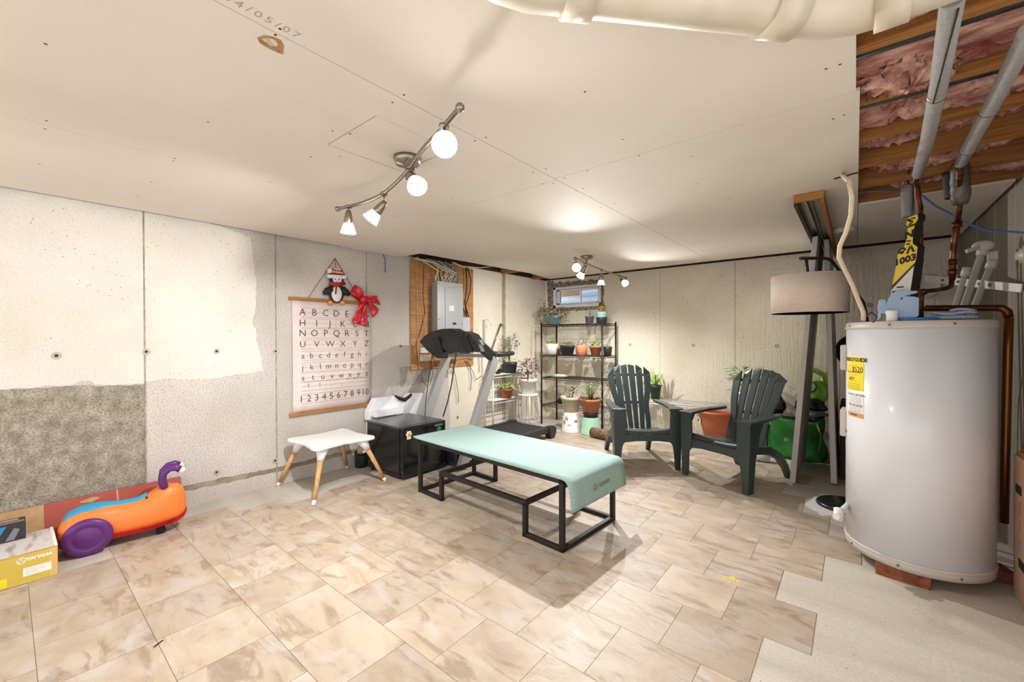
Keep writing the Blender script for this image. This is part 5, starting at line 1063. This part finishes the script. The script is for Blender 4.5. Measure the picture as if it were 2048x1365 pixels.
g1 = gpipe([P(1906, -6, Z=zg), P(1905, 0, Z=zg), P(1880, 160, Z=zg), P(1855, 280, Z=zg), P(1836, 349, Z=zg)], 'left of two grey foam insulated pipes under the open joists', (2.2,))
a, b_ = P(1912, 0, Z=zg), P(1866, 194, Z=zg); d = Vector((0, 0, -.0212)); MB().bar(a+d+Vector((.004, 0, 0)), b_+d, .003, .004).build('foam_slit', dark, g1)
g2 = gpipe([P(2060, 60, Z=zg), P(2048, 85, Z=zg), P(2000, 180, Z=zg), P(1940, 290, Z=zg), P(1922, 326, Z=zg)], 'right of two grey foam insulated pipes under the open joists', (2.3, 3.2))
cp1 = thing('cold_water_pipe', 'old copper pipe dropping behind the yellow paddle to the heater', 'pipe', P(1836, 349, Z=zg))
e = P(1836, 347, Z=zg); DD = 2.2
tp0 = Vector((.235, 3.02, 1.28)); MB().tube([e, e+Vector((.0, .10, -.01)), P(1834, 372, D=2.12), P(1836, 395, D=2.13), P(1841, 415, D=2.15), P(1840, 440, D=2.2), P(1842, 520, D=2.3), Vector((.25, 3.14, 1.40)), Vector((.25, 3.14, 1.278))], .0115, 12).build('pipe', copper, cp1)
cp2 = thing('hot_water_pipe', 'old copper pipe with tee and elbows above the water heater', 'pipe', P(1920, 420, D=2.2))
e2 = P(1922, 324, Z=zg); q = [P(1918, 372, D=2.05), P(1919, 410, D=2.08), P(1915, 445, D=2.12), P(1909, 480, D=2.15), P(1906, 520, D=2.16), P(1904, 560, D=2.17)]
MB().tube([e2, q[0], q[1], q[2]], .0125, 12).build('pipe', copper, cp2); MB().tube([q[2], q[3], q[4], q[5]], .0135, 12).build('pipe', copper, cp2)
r2 = [q[5], P(1902, 573, D=2.17), P(1893, 577, D=2.17), P(1870, 581, D=2.17), P(1850, 583, D=2.17), P(1844, 587, D=2.17), P(1842, 600, D=2.17)]; r2.append(Vector((r2[-1].x, r2[-1].y, 1.279)))
MB().tube(r2, .011, 12).build('elbow_run', copper, cp2)
for k, rr in ((P(1914, 450, D=2.12), .02), (P(1906, 525, D=2.16), .017), (P(1905, 545, D=2.165), .017), (P(1846, 584, D=2.17), .016)): MB().tube([k+Vector((0, 0, .014)), k-Vector((0, 0, .014))], rr, 14).build('fitting', copper, cp2)
tape = mat('duct_tape', srgb(112, 108, 104), .5, .3, col2=srgb(84, 80, 78), ns=18, bump=.6, bs=30)
m = MB(); a, b_ = P(1920, 326, D=2.02), P(1921, 408, D=2.08)
m.tube([a.lerp(b_, k/7) for k in range(8)], [.030, .036, .034, .038, .035, .039, .036, .028], 14); m.build('taped_sleeve', tape, cp2)
o = MB().surf(lambda u, v: P(1816, 372+62*v, D=2.3)+Vector((.028*math.cos(2*math.pi*u*.85)*(1-.2*v), .026*math.sin(2*math.pi*u*.85), 0)), 14, 6).build('foam_scrap', foamg, cp1, solid=.008)
MB().tube([P(1817, 372, D=2.3), P(1815, 355, D=2.3), P(1818, 340, Z=2.06)], .004, 5).build('hanger_wire', dark, cp1)
MB().surf(lambda u, v: P(1899, 345+52*v, D=2.1)+Vector((.024*math.cos(2*math.pi*u*.8)*(1-.4*v), .024*math.sin(2*math.pi*u*.8), 0)), 14, 6).build('foam_scrap', mat('dark_foam', srgb(60, 56, 54), .7), cp2, solid=.008)
# discharge pipe right of the heater
dc = thing('discharge_pipe', 'dark copper discharge pipe bending down on the right of the heater', 'pipe', (.6, 3.15, .3))
Yd = 3.12; q = [P(1850, 617, Y=Yd), P(1900, 617, Y=Yd), P(1990, 616, Y=Yd), P(2005, 617, Y=Yd), P(2014, 623, Y=Yd), P(2018, 636, Y=Yd), P(2016, 700, Y=Yd), P(2011, 900, Y=Yd), P(2008, 1046, Y=Yd)]
MB().tube(q[:4], .016, 12).build('horizontal_run', mat('dark_copper', srgb(74, 46, 32), .4, .8), dc); MB().tube(q[2:6], .018, 12).build('elbow', copper, dc); MB().tube(q[5:], .017, 12).build('vertical_run', mat('brown_copper', srgb(128, 82, 40), .4, .8), dc)
MB().tube([q[0], q[0]+Vector((-.02, .0, -.01)), Vector((q[0].x-.03, Yd, 1.279))], .015, 10).build('valve_body', copper, dc)
# beige conduit from the ceiling slot to the heater
cv = thing('flexible_conduit', 'beige flexible conduit curving from a ceiling slot to the heater top', 'conduit', P(1690, 356, Z=ZC))
cpts = [(1684, 352), (1697, 362), (1704, 395), (1702, 430), (1692, 465), (1680, 492), (1678, 515), (1690, 540), (1705, 570), (1716, 598), (1727, 625), (1724, 645)]
n = len(cpts); d0 = 1.75; d1 = 2.03
pts = [P(x, y, D=d0+(d1-d0)*min(1, i/(n-2))) for i, (x, y) in enumerate(cpts)]; pts[0] = P(1684, 350, Z=ZC+.01); pts[-1] = Vector((pts[-2].x, pts[-2].y+.01, 1.279)); MB().tube(pts, .0095, 10).build('conduit', mat('beige_conduit', srgb(214, 196, 170), .5, bump=.3, bs=120, bstretch=(1, 1, 1)), cv)
a, b_ = P(1668, 358, Z=ZC), P(1716, 345, Z=ZC); MB().bar(a-Vector((0, 0, .0003)), b_-Vector((0, 0, .0003)), .022, .002).build('ceiling_slot', dark, cv)
MB().tube([pts[-2]+Vector((.012, .01, -.02)), pts[-2]+Vector((.03, .02, .0)), pts[-2]+Vector((.05, .02, -.025)), pts[-2]+Vector((.035, .01, -.05))], .004, 6).build('black_lead', black, cv)
# blue cable
o = MB().tube([P(1715, 385, Z=2.06), P(1760, 382, Z=2.06), P(1838, 386, D=2.3), P(1870, 412, D=2.3), P(1905, 430, D=2.28), P(1935, 448, D=2.25), P(1975, 462, D=2.2), P(2010, 463, D=2.15), P(2047, 466, D=2.08), P(2080, 470, D=2.0)], .005, 6).build('blue_cable', mat('blue_cable', srgb(64, 110, 176), .45)); tag(o, 'thin blue cable slung between the copper pipes and the right wall', 'cable')
for k, (yy, zz) in enumerate(((1.63, 2.058), (2.0, 2.058))):
    o = MB().tube([(-.05, yy+.03, zz), (XR, yy+.03, zz)], .016, 8).build('black_cable', black); tag(o, 'black cable running along the %s open joist' % ('first' if k == 0 else 'second'), 'cable', 'cables along the open joists')

# ================================================================== things on the heater
pd = thing('fraternity_paddle', 'yellow, white and black wooden paddle with raised letters standing on the heater', 'paddle', (.2, 2.98, 1.277))
def CQ(x, y): return (1740+x/5.6875, 420+y/5.6875)
PY = 2.93
face = [(440, 85), (545, 45), (553, 100), (515, 165), (498, 260), (490, 340), (490, 385), (545, 420), (530, 560), (512, 620), (465, 915), (440, 1245), (205, 1245), (232, 975), (250, 860), (300, 600), (312, 490), (380, 430), (412, 340), (425, 210), (408, 160)]
def PF(x, y, off=0): v = P(*CQ(x, y), Y=PY); return v+Vector((-.3*off, -off, 0))
ex = Vector((.028, .03, 0))
def slabp(pts, m_, name, off=0, back=True):
    f = [PF(x, y, off) for x, y in pts][::-1]; b0 = [v+(ex if back else Vector((0, .002, 0))) for v in f]; n_ = len(f)
    return MB().add(f+b0, [tuple(reversed(range(n_))), tuple(range(n_, 2*n_))]+[(i, (i+1) % n_, n_+(i+1) % n_, n_+i) for i in range(n_)]).build(name, m_, pd)
slabp(face, mat('paddle_black', srgb(28, 25, 24), .45), 'blade'); yel = mat('paddle_yellow', srgb(236, 206, 52), .45)
slabp([(440, 88), (541, 50), (549, 100), (511, 163), (494, 258), (486, 340), (486, 386), (541, 422), (526, 558), (512, 600), (254, 858), (304, 600), (316, 492), (384, 432), (416, 340), (429, 210), (412, 160)], yel, 'yellow_field', .0012, False)
slabp([(500, 640), (461, 915), (437, 1240), (209, 1240), (234, 975), (240, 915)], mat('paddle_white', srgb(226, 222, 216), .5), 'white_field', .0012, False)
def PT(body, size, x, y, name='raised_letter', off=.004): c = PF(x, y, off); text_map(body, size, lambda u, v: c+Vector((u*.92, 0, v+u*.28)), blk, pd, name, off=size*.045)
def PB(x, y, w_, h_): slabp([(x-w_/2, y+h_/2+3), (x-w_/2, y-h_/2+3), (x+w_/2, y-h_/2-4), (x+w_/2, y+h_/2-4)], blk, 'small_lettering', .003, False)
PT('Σ', .05, 472, 150); PT('N', .05, 450, 285); PB(442, 356, 52, 16); PB(436, 390, 40, 16)
PT('ΘΑ', .048, 412, 470); PT('1003', .045, 402, 572, 'number'); PB(345, 880, 80, 14); PB(325, 932, 140, 20)
# pale blue whale
whl = thing('whale_toy', 'pale blue whale-shaped plastic piece on top of the water heater', 'toy', (.17, 2.87, 1.277))
wo = [(82, 1262), (95, 1170), (85, 1100), (105, 1020), (178, 1022), (182, 1065), (215, 1000), (260, 945), (340, 910), (400, 925), (535, 925), (545, 945), (395, 985), (500, 990), (555, 1002), (550, 1210), (505, 1240), (350, 1262), (270, 1258), (200, 1235), (165, 1190), (130, 1180), (122, 1230)]
wf = [P(*CQ(x, y), Y=2.84) for x, y in wo][::-1]
MB().prism([(v.x, max(v.z, 1.278)) for v in wf], 2.815, 2.875, lambda x, z, k: (x, k, z)).build('body', mat('pale_blue_plastic', srgb(150, 174, 204), .5), whl, .006)
c = P(*CQ(360, 1010), Y=2.813); MB().lathe([(.004, 0), (.003, .002), (0, .002)], c, 8, zto((0, -1, 0))).build('eye', dark, whl)
c = P(1784, 640, Y=2.80); c.z = 1.277; t = thing('white_canister', 'small white cylindrical cap in front of the pale blue whale', 'cap', c); MB().lathe([(.022, 0), (.022, .032), (.0235, .034), (.0235, .05), (.022, .052), (.018, .05), (0, .048)], c, 24).build('cap', white, t); 
m = MB()
for k in range(20): a = k*math.pi/10; m.cyl(c+Vector((.0232*math.cos(a), .0232*math.sin(a), .036)), c+Vector((.0232*math.cos(a), .0232*math.sin(a), .05)), .0012, n=4)
m.build('grip_ribs', white, t)['kind'] = 'stuff'
c = P(1833, 642, Y=2.82); c.z = 1.277; o = MB().lathe([(.075, 0), (.08, .008), (.07, .014), (.05, .012), (0, .012)], c, 32, sy=.6).build('blue_disc', mat('blue_lid', srgb(40, 110, 176), .4)); tag(o, 'flat blue plastic lid lying on the water heater', 'lid')
cl = thing('folded_cloth', 'folded pale blue cloth on the right of the water heater top', 'cloth', P(1905, 640, Y=2.86))
towel = mat('towel_blue', srgb(150, 162, 186), .9, bump=.5, bs=120)
ca, cb_ = P(1853, 640, Y=2.87), P(1958, 640, Y=2.87)
for i, (x0, x1, z0, th) in enumerate(((0, 1, 0, .022), (.1, .98, .022, .018), (.45, .97, .038, .014))):
    def cf(u, v, x0=x0, x1=x1, z0=z0, th=th):
        a = 2*math.pi*u; s = x0+(x1-x0)*v; e = .6; c_, s_ = math.cos(a), math.sin(a); k = math.sin(math.pi*min(1, max(0, v)))**.25 if 0 < v < 1 else .35
        return (ca.x+(cb_.x-ca.x)*s, 2.89+math.copysign(abs(c_)**e, c_)*.05*k, 1.278+z0+th/2+math.copysign(abs(s_)**e, s_)*th/2*k+.004*math.sin(9*s+i)*(i > 0))
    MB().surf(cf, 16, 18, cu=True).build('fold', towel, cl)

# ================================================================== right wall things
dr = thing('drying_rack', 'white folding drying rack leaning in the corner behind the heater', 'drying rack', (.55, 3.8, .9))
wmet = mat('white_enamel_metal', srgb(206, 202, 198), .35)
a, b_ = P(1850, 557, Y=4.05), P(2044, 577, X=.655)
MB().bar(a, b_, .006, .045, (0, 0, 1)).build('cross_strip', wmet, dr, .002)
for k in (.24, .42, .56, .64, .74): c = a.lerp(b_, k); MB().lathe([(.009, 0), (.007, .006), (0, .008)], c+Vector((-.004, -.006, 0)), 10, zto((-.4, -1, 0))).build('rivet', screw, dr)
for (x0, y0, x1, y1, w_) in ((1902, 640, 1932, 542, .013), (1918, 640, 1966, 500, .016), (1938, 640, 1984, 527, .016)):
    p, q = P(x0, y0, D=2.42), P(x1, y1, D=2.36); p = p+(p-q)*4.0; MB().tube([p, q], w_, 12).build('leg', wmet, dr)
    s = (q-p).normalized(); MB().tube([q-s*.03, q+s*.02], w_*1.45, 12).build('leg_cap', wmet, dr)
q = P(1966, 492, D=2.35); MB().sph(q, (.045, .02, .03), 14, 10).build('hinge_disc', wmet, dr); MB().bar(P(1933, 503, D=2.35), q, .012, .02).build('hinge_lever', wmet, dr); q = P(1985, 512, D=2.36); MB().box(q, (.04, .025, .05)).build('hinge_clip', wmet, dr, .004)
c = P(1848, 573, Y=YB-.014); o = MB().lathe([(0, -.013), (.095, -.013), (.107, -.004), (.112, .004), (.107, .012), (.097, .006), (0, .004)], c, 36, zto((0, -1, 0))).build('wall_disc', wmet); tag(o, 'round white disc half hidden behind the yellow paddle', 'disc')
for (x, y, w_, lb) in ((2030, 328, .022, 'cut white plastic pipe stub at the top of the right wall'), (2040, 512, .035, 'round white plastic pipe end on the right wall')):
    c = P(x, y, X=.63); t = thing('pipe_stub', lb, 'pipe', c, 'white pipe ends on the right wall')
    MB().tube([c, (XR-.001, c.y-.02, c.z)], w_, 20, caps=False).build('pipe', pvc, t, solid=.004); MB().tube([c+Vector((.015, 0, 0)), (XR-.001, c.y-.02, c.z)], w_*1.25, 20).build('collar', pvc, t); MB().cyl(c+Vector((-.012, 0, 0)), c+Vector((.01, 0, 0)), w_*.6, n=16).build('core', mat('pipe_core', srgb(206, 190, 150), .6), t)
# cardboard box and boards at the right edge
A_, B_ = P(2026, 1187, Z=0), P(2048, 1231, Z=0)
box = thing('moving_box', 'brown cardboard moving box with hand holes by the right wall', 'box', (A_.x+.05, A_.y-.3, 0))
zt_ = P(2026, 906, X=A_.x).z; bx1 = max(XR-.01, A_.x+.1); by0 = A_.y-.55
kr = mat('moving_box_kraft', srgb(190, 150, 122), .85, col2=srgb(178, 138, 110), ns=4)
MB().bb((A_.x, by0, 0), (bx1, A_.y, zt_)).build('carton', kr, box, .004)
for y_, z_ in ((2037, 980), (2043, 1132)):
    c = P(y_, z_, X=A_.x-.0005); MB().prism([(c.y-.045, c.z-.014), (c.y-.035, c.z-.02), (c.y+.035, c.z-.02), (c.y+.045, c.z-.014), (c.y+.045, c.z+.014), (c.y+.035, c.z+.02), (c.y-.035, c.z+.02), (c.y-.045, c.z+.014)], 0, .001, lambda y, z, k: (A_.x-k, y, z)).build('hand_hole', dark, box)
c = P(2041, 1095, X=A_.x-.0006); MB().lathe([(.03, 0), (.029, .0005), (0, .0006)], c, 24, zto((-1, 0, 0))).build('round_print', mat('grey_print', srgb(150, 148, 152), .7), box); c = P(2040, 1035, X=A_.x-.0006); MB().bb((A_.x-.001, c.y-.012, c.z-.07), (A_.x-.0004, c.y+.012, c.z-.01)).bb((A_.x-.001, c.y-.012, c.z+.005), (A_.x-.0004, c.y+.012, c.z+.07)).build('side_print', mat('red_print', srgb(184, 120, 104), .7), box)
for k, zz in enumerate((zt_+.002, zt_+.024)):
    o = MB().bb((A_.x+.005+.02*k, by0, zz), (bx1-.005, A_.y-.03+.05*k, zz+.02)).build('plank', joistwood, None, .002); tag(o, 'wooden plank lying %s on the cardboard moving box' % ('directly' if k == 0 else 'uppermost'), 'plank', 'planks on the moving box')
